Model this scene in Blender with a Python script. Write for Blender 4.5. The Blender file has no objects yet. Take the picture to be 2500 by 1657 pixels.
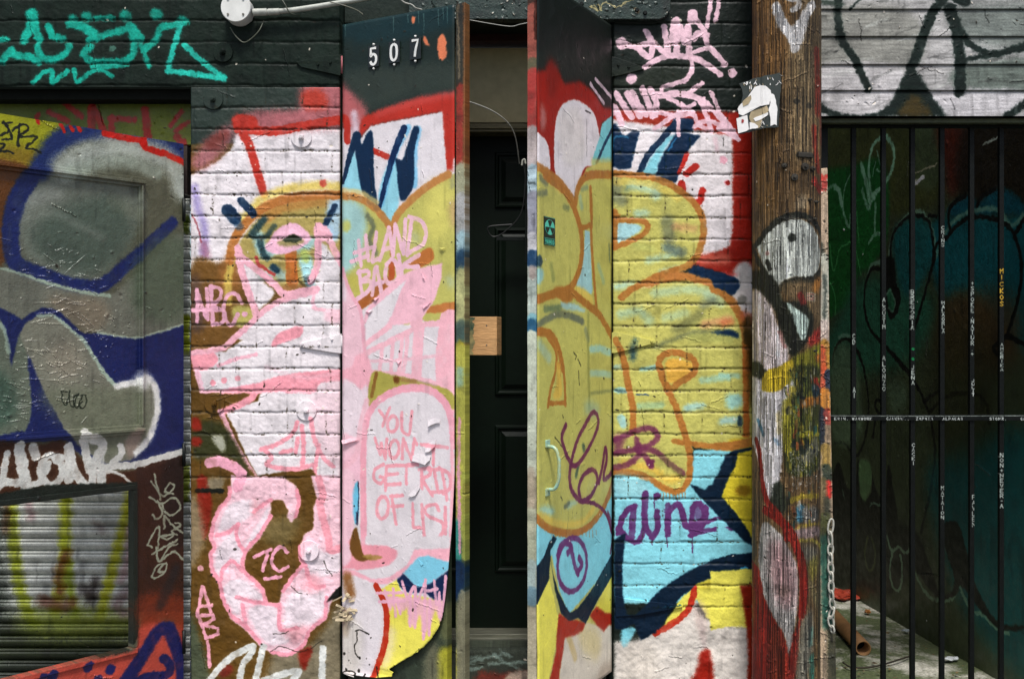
import bpy, bmesh, math, random
import numpy as np
from mathutils import Vector, Matrix
# ---------------------------------------------------------------- camera, sky, sun, exposure
S = bpy.context.scene; COL = S.collection
CAMZ = 1.5; D0 = 3.4714; F = 2430.0; CX = 1250.0; CY = 828.5       # chart: 2500 x 1657 units, F units focal length
cam = bpy.data.cameras.new('camera'); camo = bpy.data.objects.new('camera', cam); COL.objects.link(camo)
camo.location = (0, -D0, CAMZ); camo.rotation_euler = (math.radians(90), 0, 0)
cam.sensor_width = 36; cam.lens = 36*F/2500; cam.clip_start = .05; cam.clip_end = 500; S.camera = camo
W_ = bpy.data.worlds.new("World"); S.world = W_; W_.use_nodes = True
nt = W_.node_tree; bg = nt.nodes['Background']; sky = nt.nodes.new('ShaderNodeTexSky'); sky.sky_type = 'NISHITA'; sky.sun_disc = False
SUN_EL = 62; SUN_AZ = 176                                            # azimuth measured clockwise from +Y
sky.sun_elevation = math.radians(SUN_EL); sky.sun_rotation = math.radians(SUN_AZ); sky.air_density = 1.0; sky.dust_density = 3.2; sky.ozone_density = 1.0
nt.links.new(sky.outputs[0], bg.inputs[0]); bg.inputs[1].default_value = .085
sun = bpy.data.lights.new('sun', 'SUN'); sun.energy = 2.1; sun.angle = math.radians(12); sun.color = (1, .985, .965)
suno = bpy.data.objects.new('sun', sun); COL.objects.link(suno)
_a, _e = math.radians(SUN_AZ), math.radians(SUN_EL)
sd = Vector((math.sin(_a)*math.cos(_e), math.cos(_a)*math.cos(_e), math.sin(_e))); suno.rotation_euler = sd.to_track_quat('Z', 'Y').to_euler(); suno.location = (0, -4, 8)
S.view_settings.view_transform = 'Standard'; S.view_settings.look = 'None'; S.view_settings.exposure = 0.86; S.view_settings.gamma = 1
# ---------------------------------------------------------------- paint engine (numpy only)
rng = np.random.default_rng(7)
def _vnoise(n, cells, seed):
    r = np.random.default_rng(seed); g = r.random((cells, cells)).astype(np.float32)
    t = np.arange(n) * cells / n; i = np.floor(t).astype(int); f = (t - i).astype(np.float32); f = f*f*(3-2*f)
    i1 = (i + 1) % cells
    a = g[np.ix_(i, i)]; b = g[np.ix_(i, i1)]; c = g[np.ix_(i1, i)]; d = g[np.ix_(i1, i1)]
    fx = f[None, :]; fy = f[:, None]
    return (a*(1-fx)+b*fx)*(1-fy) + (c*(1-fx)+d*fx)*fy
NT = 1024
GR = np.random.default_rng(3).random((NT, NT)).astype(np.float32)          # white grain
N4 = _vnoise(NT, 256, 4); N12 = _vnoise(NT, 90, 5); N40 = _vnoise(NT, 26, 6); N120 = _vnoise(NT, 9, 8)
FB = (N4*.2 + N12*.25 + N40*.3 + N120*.25)
def tile(n, x0, y0, w, h, sx=1, sy=1):
    xs = ((np.arange(w) * sx + x0).astype(int)) % NT; ys = ((np.arange(h) * sy + y0).astype(int)) % NT
    return n[np.ix_(ys, xs)]
def blur(m, s):
    s = float(s)
    if s < 0.6: return m
    k = max(1, int(round(s * 0.87)))
    for _ in range(3):
        for ax in (0, 1):
            p = [(0, 0), (0, 0)]; p[ax] = (k + 1, k)
            c = np.cumsum(np.pad(m, p, mode='edge'), axis=ax, dtype=np.float64)
            n = m.shape[ax]
            hi = np.take(c, range(2*k+1, 2*k+1+n), axis=ax); lo = np.take(c, range(0, n), axis=ax)
            m = ((hi - lo) / (2*k+1)).astype(np.float32)
    return m
def cr(pts, n=7, closed=False):                                               # Catmull-Rom
    p = np.asarray(pts, float)
    if len(p) < 3: return p
    if closed: q = np.vstack([p[-1], p, p[0], p[1]])
    else: q = np.vstack([2*p[0]-p[1], p, 2*p[-1]-p[-2]])
    out = []
    for i in range(1, len(q)-2):
        for t in np.arange(n)/n:
            a, b, c, d = q[i-1], q[i], q[i+1], q[i+2]
            out.append(.5*((2*b)+(c-a)*t+(2*a-5*b+4*c-d)*t*t+(3*b-a-3*c+d)*t**3))
    if not closed: out.append(q[-2])
    return np.array(out)

class Canvas:
    def __init__(s, name, x0, y0, x1, y1, fn=None, base=(90, 90, 90), k=1.0):
        # canvas pixels run x0..x1, y0..y1 in the surface's own flat coordinates; fn: chart points -> surface points
        s.name = name; s.x0 = x0; s.y0 = y0; s.w = int(x1-x0); s.h = int(y1-y0); s.fn = fn; s.k = k
        s.img = np.empty((s.h, s.w, 3), np.float32); s.img[:] = np.array(base, np.float32)
        s.hgt = np.zeros((s.h, s.w), np.float32)
    def _map(s, p):
        p = np.asarray(p, float)
        if s.fn is not None: p = s.fn(p)
        return p - np.array([s.x0, s.y0])
    def _mix(s, bx, m, col, a, hg=0.0):
        X0, Y0, X1, Y1 = bx
        v = s.img[Y0:Y1, X0:X1]
        v += (np.array(col, np.float32) - v) * (m * a)[..., None]
        if hg: s.hgt[Y0:Y1, X0:X1] += m * hg
    def _grain(s, m, bx, soft):
        X0, Y0, X1, Y1 = bx
        g = tile(GR, X0+s.x0+13, Y0+s.y0+57, X1-X0, Y1-Y0) * .5 + tile(N4, X0, Y0, X1-X0, Y1-Y0, 2, 2) * .5
        if soft > 3: m = np.clip(m + (g - .5) * 1.1 * (m*(1-m)*4)**.7 * .8, 0, 1)
        return m
    def poly(s, col, pts, soft=2.0, a=1.0, smooth=True, hg=0.0):
        p = cr(pts, 6, True) if smooth else np.asarray(pts, float)
        if not smooth and s.fn is not None:
            q = [];
            for i in range(len(p)):
                b = p[(i+1) % len(p)]
                for t in np.arange(8)/8: q.append(p[i]*(1-t)+b*t)
            p = np.array(q)
        p = s._map(p)
        if not np.isfinite(p).all(): return
        pad = int(soft*2+4)
        X0 = max(0, int(p[:, 0].min())-pad); X1 = min(s.w, int(p[:, 0].max())+pad+1)
        Y0 = max(0, int(p[:, 1].min())-pad); Y1 = min(s.h, int(p[:, 1].max())+pad+1)
        if X1-X0 < 2 or Y1-Y0 < 2: return
        W = X1-X0; H = Y1-Y0
        acc = np.zeros((H, W+1), np.float32)
        for i in range(len(p)):
            xa, ya = p[i]; xb, yb = p[(i+1) % len(p)]
            if ya > yb: xa, ya, xb, yb = xb, yb, xa, ya
            r0 = max(int(math.ceil(ya-.5)), Y0); r1 = min(int(math.ceil(yb-.5)), Y1)
            if r1 <= r0: continue
            r = np.arange(r0, r1); x = xa + (r+.5-ya)/(yb-ya)*(xb-xa)
            c = np.clip(np.ceil(x-.5).astype(int)-X0, 0, W)
            np.add.at(acc, (r-Y0, c), 1)
        m = (np.cumsum(acc[:, :W], axis=1) % 2).astype(np.float32)
        m = blur(m, max(soft*.5, .8))
        m = s._grain(m, (X0, Y0, X1, Y1), soft)
        s._mix((X0, Y0, X1, Y1), m, col, a, hg)
    def line(s, col, w, pts, soft=2.5, a=1.0, smooth=True, hg=0.0):
        p0 = np.asarray(pts, float)
        n0 = len(p0)
        p = cr(p0, 7) if smooth and n0 > 2 else p0
        if n0 == 1: p = np.vstack([p0, p0 + .01])
        if n0 <= 2 and s.fn is not None: p = np.array([p[0]*(1-t)+p[-1]*t for t in np.linspace(0, 1, 8)])
        p = s._map(p)
        if not np.isfinite(p).all(): return
        w0, w1 = w if isinstance(w, (tuple, list)) else (w, w)
        ws = np.linspace(w0, w1, len(p)) * s.k; soft = soft * s.k
        pad = max(w0, w1)*s.k/2+soft+(14 if max(w0, w1) > 9 else 3)
        X0 = max(0, int(p[:, 0].min()-pad)); X1 = min(s.w, int(p[:, 0].max()+pad)+1)
        Y0 = max(0, int(p[:, 1].min()-pad)); Y1 = min(s.h, int(p[:, 1].max()+pad)+1)
        if X1-X0 < 2 or Y1-Y0 < 2: return
        m = np.zeros((Y1-Y0, X1-X0), np.float32)
        for i in range(len(p)-1):
            a0, b0 = p[i], p[i+1]; ww = (ws[i]+ws[i+1])/2
            q = ww/2+soft+2
            x0 = max(X0, int(min(a0[0], b0[0])-q)); x1 = min(X1, int(max(a0[0], b0[0])+q)+1)
            y0 = max(Y0, int(min(a0[1], b0[1])-q)); y1 = min(Y1, int(max(a0[1], b0[1])+q)+1)
            if x1 <= x0 or y1 <= y0: continue
            gx = np.arange(x0, x1)[None, :]+.5-a0[0]; gy = np.arange(y0, y1)[:, None]+.5-a0[1]
            d = b0-a0; L = max(d@d, 1e-9)
            t = np.clip((gx*d[0]+gy*d[1])/L, 0, 1)
            dist = np.hypot(gx-t*d[0], gy-t*d[1])
            v = np.clip((ww/2+soft*.5-dist)/max(soft, .8), 0, 1).astype(np.float32)
            v = v*v*(3-2*v)
            sub = m[y0-Y0:y1-Y0, x0-X0:x1-X0]; np.maximum(sub, v, out=sub)
        m = s._grain(m, (X0, Y0, X1, Y1), soft)
        m = m*(1-.24*np.clip(tile(N12, X0*1.0+s.x0, Y0+s.y0, X1-X0, Y1-Y0, 1, .7)-.5, 0, 1)*2)
        if max(w0, w1) > 9 and soft > 1.6 and a > .6:                          # faint overspray round a can stroke
            hb = blur(np.pad(m, 12), 9)[12:-12, 12:-12]
            g = tile(GR, X0+s.x0, Y0+s.y0, X1-X0, Y1-Y0); s._mix((X0, Y0, X1, Y1), np.clip(hb-.1, 0, 1)*(g > .45)*.38, col, a, 0)
        s._mix((X0, Y0, X1, Y1), m, col, a, hg)

OPS = []; _o = [0, 0, 1.0]; _on = [()]; 
def O(x, y, sc=1/3.136): _o[:] = [x, y, sc]
def ON(*n): _on[0] = n
def _t(pts): return [(_o[0]+x*_o[2], _o[1]+y*_o[2]) for x, y in pts]
def P(col, pts, soft=6, a=1.0, smooth=True, hg=0.0): OPS.append(('p', _on[0], col, _t(pts), soft*_o[2], a, smooth, hg))
def PS(col, pts, soft=4, a=1.0): P(col, pts, soft, a, False)
def L(col, w, pts, soft=8, a=1.0, smooth=True, hg=0.0):
    ww = (w[0]*_o[2], w[1]*_o[2]) if isinstance(w, (tuple, list)) else w*_o[2]
    OPS.append(('l', _on[0], col, _t(pts), soft*_o[2], a, smooth, hg, ww))
def D(col, r, x, y, soft=8, a=1.0): L(col, r*2, [(x, y)], soft, a)
def E(col, w, cx, cy, rx, ry, soft=8, a=1.0, rot=0.0, t0=0, t1=360):
    c, s_ = math.cos(math.radians(rot)), math.sin(math.radians(rot)); q = []
    for t in np.radians(np.linspace(t0, t1, 17)):
        x, y = rx*math.cos(t), ry*math.sin(t); q.append((cx+x*c-y*s_, cy+x*s_+y*c))
    L(col, w, q, soft, a)
def ST(col, w, sets, soft=7, a=1.0, smooth=False):
    for q in sets: L(col, w, q, soft, a, smooth)
def run(cv):
    for op in OPS:
        if cv.name not in op[1]: continue
        if op[0] == 'p': cv.poly(op[2], op[3], op[4], op[5], op[6], op[7])
        else: cv.line(op[2], op[8], op[3], op[4], op[5], op[6], op[7])
# a small one-stroke alphabet for marker lettering (box 0..4 by 0..6)
SF = {'A': [[(0,6),(2,0),(4,6)],[(1,4),(3,4)]], 'B': [[(0,0),(0,6),(3,6),(4,4.5),(3,3),(0,3)],[(0,0),(3,0),(3.6,1.5),(3,3)]], 'C': [[(4,1),(2,0),(0,2),(0,4),(2,6),(4,5)]],
 'D': [[(0,0),(0,6),(2,6),(4,4),(4,2),(2,0),(0,0)]], 'E': [[(4,0),(0,0),(0,6),(4,6)],[(0,3),(3,3)]], 'F': [[(4,0),(0,0),(0,6)],[(0,3),(3,3)]], 'G': [[(4,1),(2,0),(0,2),(0,4),(2,6),(4,5),(4,3),(2.5,3)]],
 'H': [[(0,0),(0,6)],[(4,0),(4,6)],[(0,3),(4,3)]], 'I': [[(2,0),(2,6)]], 'J': [[(3,0),(3,5),(2,6),(0,5)]], 'K': [[(0,0),(0,6)],[(4,0),(0,3.4),(4,6)]], 'L': [[(0,0),(0,6),(4,6)]],
 'M': [[(0,6),(0,0),(2,3),(4,0),(4,6)]], 'N': [[(0,6),(0,0),(4,6),(4,0)]], 'O': [[(2,0),(0,2),(0,4),(2,6),(4,4),(4,2),(2,0)]], 'P': [[(0,6),(0,0),(3,0),(4,1.5),(3,3),(0,3)]],
 'R': [[(0,6),(0,0),(3,0),(4,1.5),(3,3),(0,3)],[(1.5,3),(4,6)]], 'S': [[(4,1),(2,0),(0,1.3),(2,3),(4,4.5),(2,6),(0,5)]], 'T': [[(0,0),(4,0)],[(2,0),(2,6)]], 'U': [[(0,0),(0,4.5),(2,6),(4,4.5),(4,0)]],
 'V': [[(0,0),(2,6),(4,0)]], 'W': [[(0,0),(1,6),(2,2),(3,6),(4,0)]], 'X': [[(0,0),(4,6)],[(4,0),(0,6)]], 'Y': [[(0,0),(2,3),(4,0)],[(2,3),(2,6)]], 'Z': [[(0,0),(4,0),(0,6),(4,6)]],
 '.': [[(2,5.6),(2,6)]], ' ': [], '+': [[(2,1.5),(2,5)],[(0.4,3.2),(3.6,3.2)]], '-': [[(1,3),(3,3)]], '4': [[(3,6),(3,0),(0,4),(4,4)]]}
def TXT(col, w, text, x, y, cw, ch, adv, vertical=False, soft=3, a=1.0):
    for c in text:
        for q in SF.get(c, []): L(col, w, [(x+px/4*cw, y+py/6*ch) for px, py in q], soft, a, False)
        if vertical: y += adv
        else: x += adv
# ---------------------------------------------------------------- graffiti, left half
WH=(224,216,218); PK=(238,176,190); PM=(238,156,168); PP=(240,196,206); RD=(182,46,32); NV=(6,36,66); CYN=(148,210,224)
MU=(190,185,98); OR=(178,108,50); YE=(232,222,92); DK=(26,38,33); BR=(92,64,18); TE=(24,158,136); BL=(18,28,80)
# dark wall with the teal tag
ON('LW'); O(0,0)
for q,w in (([(245,110),(250,180)],95),([(235,200),(180,310)],60),([(262,200),(300,310)],62),([(372,205),(400,270),(480,300)],60),([(20,470),(90,385),(110,425),(230,440),(290,475)],55),
  ([(50,300),(-40,300)],40),([(285,360),(320,440),(420,455),(510,400),(530,350)],52),([(530,185),(640,215),(740,290)],62),([(620,190),(720,250)],60),([(680,310),(820,262),(950,232)],52),
  ([(690,362),(640,410),(680,460)],58),([(690,470),(800,480),(930,472),(1010,430),(1030,350),(1010,280),(985,190)],52),([(1000,210),(1080,300)],66),
  ([(1080,350),(1128,470),(1140,510)],36),([(1110,380),(1190,310),(1230,220),(1330,195),(1425,165)],52),([(740,140),(860,140)],45)): L(TE,w,q,24)
for x,y,r in ((560,150,34),(665,130,40),(960,125,46),(1200,112,46),(1390,150,30)): D(TE,r,x,y,34,.85)
D((70,110,95),26,860,375,14)
L((38,178,158),44,[(1385,190),(1340,330),(1300,470),(1282,545),(1450,562),(1620,590),(1720,600),(1640,545),(1530,460),(1410,345)],18,1,False)
L(TE,36,[(250,640),(330,560),(400,545),(395,635),(470,580),(520,545)],16); L(TE,34,[(565,530),(590,625),(680,560),(770,535),(860,585)],16); L(TE,24,[(700,508),(820,515),(980,500)],16)
# board behind the open steel door
ON('HB'); O(0,0)
P((84,98,8),[(-100,770),(1600,770),(1600,1300),(-100,1300)],40); P((112,120,10),[(1000,900),(1600,950),(1600,1300),(900,1200)],90,.7)
RDK=(160,30,16)
for q,w in (([(380,860),(520,930)],45),([(500,790),(620,895)],45),([(705,815),(700,985)],62),([(735,860),(800,1010)],50),([(855,900),(855,1020)],45),([(845,908),(1030,918)],48),([(1110,840),(1130,1060)],62),([(1390,855),(1305,970)],34),([(1440,935),(1350,1005)],34),([(1350,1050),(1400,1095)],55),([(280,900),(300,880)],30)): L(RDK,w,q,20)
# open steel door leaf
ON('SDR'); O(0,0)
P((150,150,14),[(-200,780),(620,960),(470,1070),(280,1300),(-200,1290)],14); P((120,92,14),[(-200,1120),(200,1130),(330,1180),(260,1290),(-200,1290)],60,.8)
O(0,400); P((92,52,10),[(-300,10),(240,40),(60,330),(40,750),(-300,740)],20)
P((108,114,102),[(150,200),(400,100),(1050,180),(1050,500),(700,900),(300,800),(140,560)],60,.9); P((66,80,68),[(420,350),(900,250),(1000,600),(700,850),(300,700),(250,500)],90,.8)
L((140,144,136),90,[(160,300),(300,260),(420,220)],90,.6); L((132,138,126),40,[(160,420),(400,380),(600,470),(780,560)],70,.45); L((116,120,100),80,[(880,300),(1040,380)],80,.4)
O(0,0)
L((24,40,92),130,[(1560,1260),(1350,1140),(1150,1070),(900,1010),(600,1010),(420,1110),(300,1300)],60)
L((166,172,160),150,[(480,1290),(700,1170),(950,1130),(1200,1180),(1350,1300),(1400,1450)],110); L((150,160,145),90,[(520,1330),(760,1250),(1000,1250),(1200,1320)],70,.7)
ST((190,24,8),44,[[(800,1020),(920,1050),(1080,1075)],[(1090,1090),(1110,1135),(1260,1175),(1420,1250)],[(1100,1060),(1110,1130)]],12)
ST((180,24,8),24,[[(465,955),(490,1010)],[(540,970),(560,1000)],[(600,975),(615,1005)],[(280,900),(295,940)]],8)
ST((18,20,8),13,[[(20,940),(92,945)],[(30,930),(62,1010),(-20,1045)],[(58,985),(95,1060),(20,1070)],[(140,1120),(150,955)],[(150,955),(205,960),(215,1000),(150,1045),(285,1052),(195,1130),(260,1142),(312,1170)],[(0,1100),(36,1110),(0,1160),(60,1158),(105,1178)],[(92,1000),(160,960)]],5,1,True)
O(0,400)
L((20,32,86),(110,80),[(240,90),(140,250),(85,450),(85,640),(130,770),(320,850),(520,920),(720,945),(840,890),(950,790),(1120,640),(1320,450)],24)
P((114,116,104),[(0,810),(300,890),(720,990),(830,1010),(1000,880),(1400,540),(1400,1240),(1200,1300),(1050,1330),(760,1290),(500,1200),(380,1110),(170,1190),(0,1100)],20,.75)
P((70,84,64),[(1060,700),(1400,560),(1400,1180),(1100,1180),(1000,1000)],90,.7); P((128,112,90),[(400,1010),(800,1050),(800,1250),(620,1270),(400,1100)],60,.6)
L((150,166,146),(14,26),[(0,800),(150,838),(300,890),(500,950),(700,992),(840,1012)],12); L((158,170,150),26,[(760,1295),(900,1325),(1050,1338),(1230,1290),(1410,1240)],14)
O(0,800); P(BL,[(-200,-200),(0,-154),(90,-110),(170,-62),(230,-110),(330,-152),(400,-148),(470,-110),(540,-40),(640,45),(760,44),(900,72),(1050,86),(1230,38),(1420,-22),(1420,960),(1200,1000),(800,1080),(560,930),(500,860),(-200,900)],8,1,False)
P((96,104,88),[(-200,-170),(-20,-120),(20,0),(60,120),(85,300),(110,190),(140,60),(165,20),(215,120),(218,300),(238,520),(235,700),(190,790),(-200,850)],9,1,False); P((50,82,66),[(-200,300),(80,400),(100,700),(-200,760)],60,.6)
P((122,122,106),[(150,60),(190,-30),(260,-76),(330,-98),(390,-95),(450,-62),(540,10),(620,80),(690,175),(770,310),(850,425),(930,445),(1050,415),(1110,385),(1190,420),(1215,560),(1190,720),(1090,900),(1000,1010),(820,1040),(640,930),(500,790),(410,620),(340,500),(280,360),(236,250),(190,160)],9,1,False)
P((100,106,84),[(300,500),(700,450),(1100,500),(1100,900),(800,1000),(520,760)],80,.7); P((140,130,112),[(420,100),(560,120),(640,300),(480,400),(360,240)],70,.5); P((150,130,118),[(960,860),(1080,760),(1060,950),(980,990)],30,.8)
L((158,178,156),24,[(0,-30),(40,40),(66,190)],12,.8); L((160,178,158),(16,28),[(290,-90),(390,-95),(470,-50),(560,30),(640,100),(720,220),(800,350),(880,430),(960,430)],14)
L((226,226,220),44,[(900,440),(1060,410),(1140,392),(1195,470),(1206,620),(1180,740),(1130,860),(1040,960)],26); D((228,228,222),60,1095,400,70,.8)
P((58,28,8),[(-300,900),(300,890),(480,860),(640,1010),(860,1100),(1200,1050),(1420,990),(1420,1350),(-300,1450)],14); P((26,16,8),[(1250,1080),(1420,1050),(1420,1300),(1260,1300)],60,.8)
JW=(208,208,200)
for q,w in (([(-30,1235),(15,1180),(35,1060),(55,960)],42),([(10,1180),(150,1185)],50),([(150,905),(165,1050),(190,1140),(195,1255)],66),([(160,920),(200,1050)],40),([(255,915),(275,985)],58),
  ([(470,995),(370,975),(315,1050),(315,1120),(365,1190),(430,1190),(475,1120),(465,1040),(420,1005)],44),([(370,1040),(350,1100)],44),([(220,1205),(330,1175)],40),([(530,915),(530,1155)],66),([(540,950),(570,1090),(640,1190),(705,1185),(705,1040)],52),
  ([(635,800),(655,950),(690,1090)],56),([(660,830),(780,880),(765,1000),(780,1195)],62),([(760,960),(730,1060),(830,1080)],66),([(925,905),(930,965),(860,1035)],44),([(700,1085),(860,1062),(1080,1040),(1200,1000),(1400,950)],44),([(830,1090),(920,1120),(1000,1180)],16)): L(JW,w,q,9)
JL=[([(700,1085),(860,1062),(1080,1040),(1200,1000),(1420,944)],44)]
ST((24,32,20),8,[[(475,485),(480,560),(510,590),(530,500),(535,480)],[(528,490),(538,595),(570,600),(560,540),(600,500)],[(600,500),(575,555),(585,610),(630,560)],[(632,520),(602,590),(640,612),(665,555),(650,512),(615,520)],[(475,485),(515,490)]],4,1,True)
O(0,1157)
PS((22,28,20),[(-300,200),(345,85),(1058,60),(1058,1240),(960,1362),(500,1450),(100,1555),(-300,1640)],4)
ST((138,142,122),12,[[(1070,235),(1100,215),(1080,255)]],5)
P((186,72,56),[(-300,1640),(100,1555),(500,1450),(960,1362),(1050,1300),(1060,1180),(1150,1080),(1290,1150),(1420,1200),(1420,2200),(-300,2200)],22)
P((120,44,18),[(1060,1000),(1420,1000),(1420,1180),(1240,1120),(1100,1200)],70,.8)
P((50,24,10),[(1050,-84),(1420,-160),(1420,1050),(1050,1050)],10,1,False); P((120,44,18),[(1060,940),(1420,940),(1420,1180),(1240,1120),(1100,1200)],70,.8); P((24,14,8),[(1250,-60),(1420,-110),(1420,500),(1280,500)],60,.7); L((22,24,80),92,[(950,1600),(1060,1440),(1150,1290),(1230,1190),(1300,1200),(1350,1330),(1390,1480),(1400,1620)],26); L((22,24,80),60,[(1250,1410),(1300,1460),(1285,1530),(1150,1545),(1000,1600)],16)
for x,y,r in ((675,1472,34),(845,1490,34),(400,1538,38),(750,1570,30),(330,1545,24)): D((26,28,86),r,x,y,14)
ST((138,142,122),15,[[(1180,0),(1200,80),(1230,190)],[(1155,55),(1250,165),(1335,100),(1300,68),(1262,130),(1330,150)],[(1145,175),(1240,225),(1330,180),(1382,245),(1330,312),(1262,290),(1240,230)],[(1170,312),(1200,342),(1242,300),(1205,200)],[(1256,320),(1258,415)],[(1262,322),(1330,400),(1400,445)],[(1340,372),(1385,390),(1312,438),(1360,465)],
 [(1125,545),(1212,400),(1210,560)],[(1125,540),(1170,562)],[(1220,472),(1330,462),(1290,495),(1235,478)],[(1165,610),(1360,500)],[(1195,560),(1220,665),(1290,560),(1355,535)],[(1235,660),(1330,590),(1400,650)],[(1272,682),(1205,702),(1165,775),(1190,795),(1260,745),(1277,690)],[(1245,700),(1215,740),(1245,745)]],5,1,True)
P((186,72,56),[(1060,1240),(1150,1140),(1290,1180),(1420,1230),(1420,1600),(1060,1600)],30,.9); L((22,24,80),92,[(950,1600),(1060,1440),(1150,1290),(1230,1190),(1300,1200),(1350,1330),(1390,1480),(1400,1620)],26); L((22,24,80),60,[(1250,1410),(1300,1460),(1285,1530),(1150,1545),(1000,1600)],16)
O(0,800); L(JW,44,JL[0][0],9); O(0,1157)
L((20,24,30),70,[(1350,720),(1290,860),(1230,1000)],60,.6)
# roller shutter: vertical fluorescent runs
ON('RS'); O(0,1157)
for q,w,c in (([(90,160),(105,420),(140,760),(200,1000),(260,1150)],80,(150,160,14)),([(510,120),(508,420),(500,640),(470,860),(430,1050)],80,(176,184,20)),([(520,620),(550,900),(590,1080)],56,(158,174,18)),([(1010,120),(985,260),(940,440),(880,680),(820,900),(780,1080)],72,(180,180,26))): L(c,w,q,64,.92)
P((120,132,20),[(260,1040),(500,1010),(780,1040),(1040,1090),(1060,1300),(300,1420),(-60,1400),(40,1150)],120,.8)
for q,w,c in (([(520,600),(460,760),(470,900)],60,(110,46,22)),([(330,960),(480,1000),(560,980)],80,(104,52,34)),([(1000,420),(990,640),(940,800)],60,(176,140,138)),([(740,820),(700,960)],70,(50,40,34)),([(60,240),(50,420)],60,(80,36,14)),([(740,380),(800,420)],50,(130,116,110)),([(230,220),(250,330)],50,(150,120,120)),([(640,880),(720,920)],60,(60,50,44)),([(980,900),(900,1000),(960,1060)],60,(140,110,110))): L(c,w,q,80,.75)
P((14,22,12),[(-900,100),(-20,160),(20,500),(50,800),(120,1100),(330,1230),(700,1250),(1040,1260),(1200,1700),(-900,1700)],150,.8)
O(440,400)
for y0,y1,c in ((420,500,(90,104,16)),(1180,1420,(170,180,24)),(2330,2560,(120,130,24)),(-50,100,(20,40,20))): L(c,60,[(45,y0),(45,y1)],30)
# brick pier and open leaf: white, red frame
ON('PL','LL'); O(440,0)
PS(DK,[(0,-400),(2000,-400),(2000,1100),(0,1100)],4); P((44,56,48),[(60,600),(900,600),(1240,700),(1500,500),(1700,600),(1700,900),(60,1100)],160,.7)
P(WH,[(60,1345),(280,1240),(400,1130),(420,1020),(560,1030),(1230,980),(1330,1000),(1330,2100),(0,2100),(60,1500)],16,1,False)
P((190,104,110),[(430,900),(600,850),(900,830),(920,700),(960,500),(1150,520),(1240,600),(1320,700),(1400,860),(1420,960),(1230,980),(560,1010),(430,1010)],60,.85)
P((172,108,116),[(90,1260),(120,1170),(250,1040),(380,960),(410,1020),(330,1160),(230,1260),(130,1310)],50,.9); P((112,48,40),[(190,1080),(330,990),(380,1030),(290,1150),(200,1140)],40,.9)
P((178,56,40),[(930,710),(1080,690),(1130,820),(960,840)],36); P((150,66,56),[(950,500),(1050,520),(1040,630),(950,620)],36,.8); P((214,196,204),[(1290,860),(1370,900),(1400,1010),(1320,1080)],50,.8)
L(RD,70,[(440,985),(700,1005),(950,965),(1240,915)],10); L(RD,110,[(450,930),(540,945)],24); L(RD,(66,60),[(475,1010),(535,1130),(585,1300),(645,1490)],16)
ON('PL'); O(440,400)
for y in (60,235,400,575,740,905,1080,1250): L((210,202,204),10,[(70,y+20),(1240,y+22)],6,.0)
L((150,136,190),56,[(105,180),(140,350),(185,500),(180,700)],60,.85); L((150,80,100),60,[(180,620),(200,700)],60,.6); ST((150,62,72),13,[[(88,390),(130,470),(160,600)]],8,.8,True)
P((108,74,28),[(90,760),(300,760),(420,700),(450,900),(520,1160),(560,1240),(320,1400),(90,1440)],26); P((70,54,56),[(90,860),(150,900),(180,1240),(90,1260)],60,.8)
P((176,166,88),[(400,1100),(540,1100),(590,1180),(520,1240),(430,1240)],24); P((150,96,44),[(300,760),(420,740),(470,900),(420,980),(320,980)],40,.7)
P((168,150,84),[(430,700),(480,560),(620,400),(800,300),(1230,270),(1235,640),(1060,900),(1000,940),(800,990),(600,850),(480,720)],18)
L((178,128,62),84,[(640,420),(800,330),(1050,290),(1200,290)],50,.9)
L((164,206,208),84,[(600,560),(640,680),(760,640),(900,640),(1000,600)],50,.9); L((164,206,208),100,[(960,740),(1000,900)],30); L((170,206,204),70,[(620,860),(720,830),(780,860)],40,.8); L((166,196,216),120,[(1190,300),(1160,540)],50); L((180,196,90),70,[(950,690),(960,720)],50,.8)
L((206,178,84),56,[(370,1060),(365,900),(400,700)],30,.9); L((222,196,96),70,[(480,420),(640,270),(830,195),(1030,170),(1240,180)],50,.9)
L((176,110,50),70,[(375,740),(400,620),(480,480),(620,350),(800,272),(1000,245),(1245,240)],18)
L((36,60,60),54,[(640,425),(550,540)],30); L((36,60,60),40,[(720,480),(650,560),(560,560)],30,.9); L((36,64,70),46,[(610,600),(640,690),(670,720)],26); L((20,50,66),56,[(715,790),(740,815)],26)
L(NV,60,[(465,280),(560,385)],12); L(NV,92,[(365,355),(420,420)],14); L((20,60,96),60,[(420,440),(450,480)],34,.6); L(NV,46,[(1185,325),(1110,460)],16)
D((200,70,56),28,1095,150,16,.9); L((186,104,42),88,[(845,680),(858,905)],16); ST((176,64,58),26,[[(580,720),(610,790),(600,830)],[(600,770),(720,850)]],12)
L((150,100,50),60,[(800,960),(920,950)],30,.8)
NB=(228,168,188); ST(NB,30,[[(130,970),(130,1205)],[(130,965),(165,1090),(200,1185)],[(205,955),(212,1190)],[(235,935),(248,1225)],[(85,1118),(300,1118)]],8)
ST(NB,30,[[(235,940),(300,955),(310,1020),(255,1085),(330,1130),(325,1210),(245,1232)],[(470,1065),(430,998),(365,1000),(335,1090),(350,1200),(400,1232),(442,1150)]],8,1,True); D(NB,20,495,1150,8)
MP=(238,184,204)
P(MP,[(650,640),(690,570),(750,500),(860,450),(950,500),(1000,570),(930,640),(800,690),(700,680)],8); P((150,140,84),[(760,590),(950,580),(890,630),(760,625)],18,.9); P((34,44,24),[(785,585),(860,540),(930,578),(860,605)],10)
P(WH,[(480,740),(620,890),(720,980),(650,1080),(590,1110),(520,940)],12); P(WH,[(1075,600),(1190,730),(1230,900),(1230,1010),(1040,960),(1060,700)],12)
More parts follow.
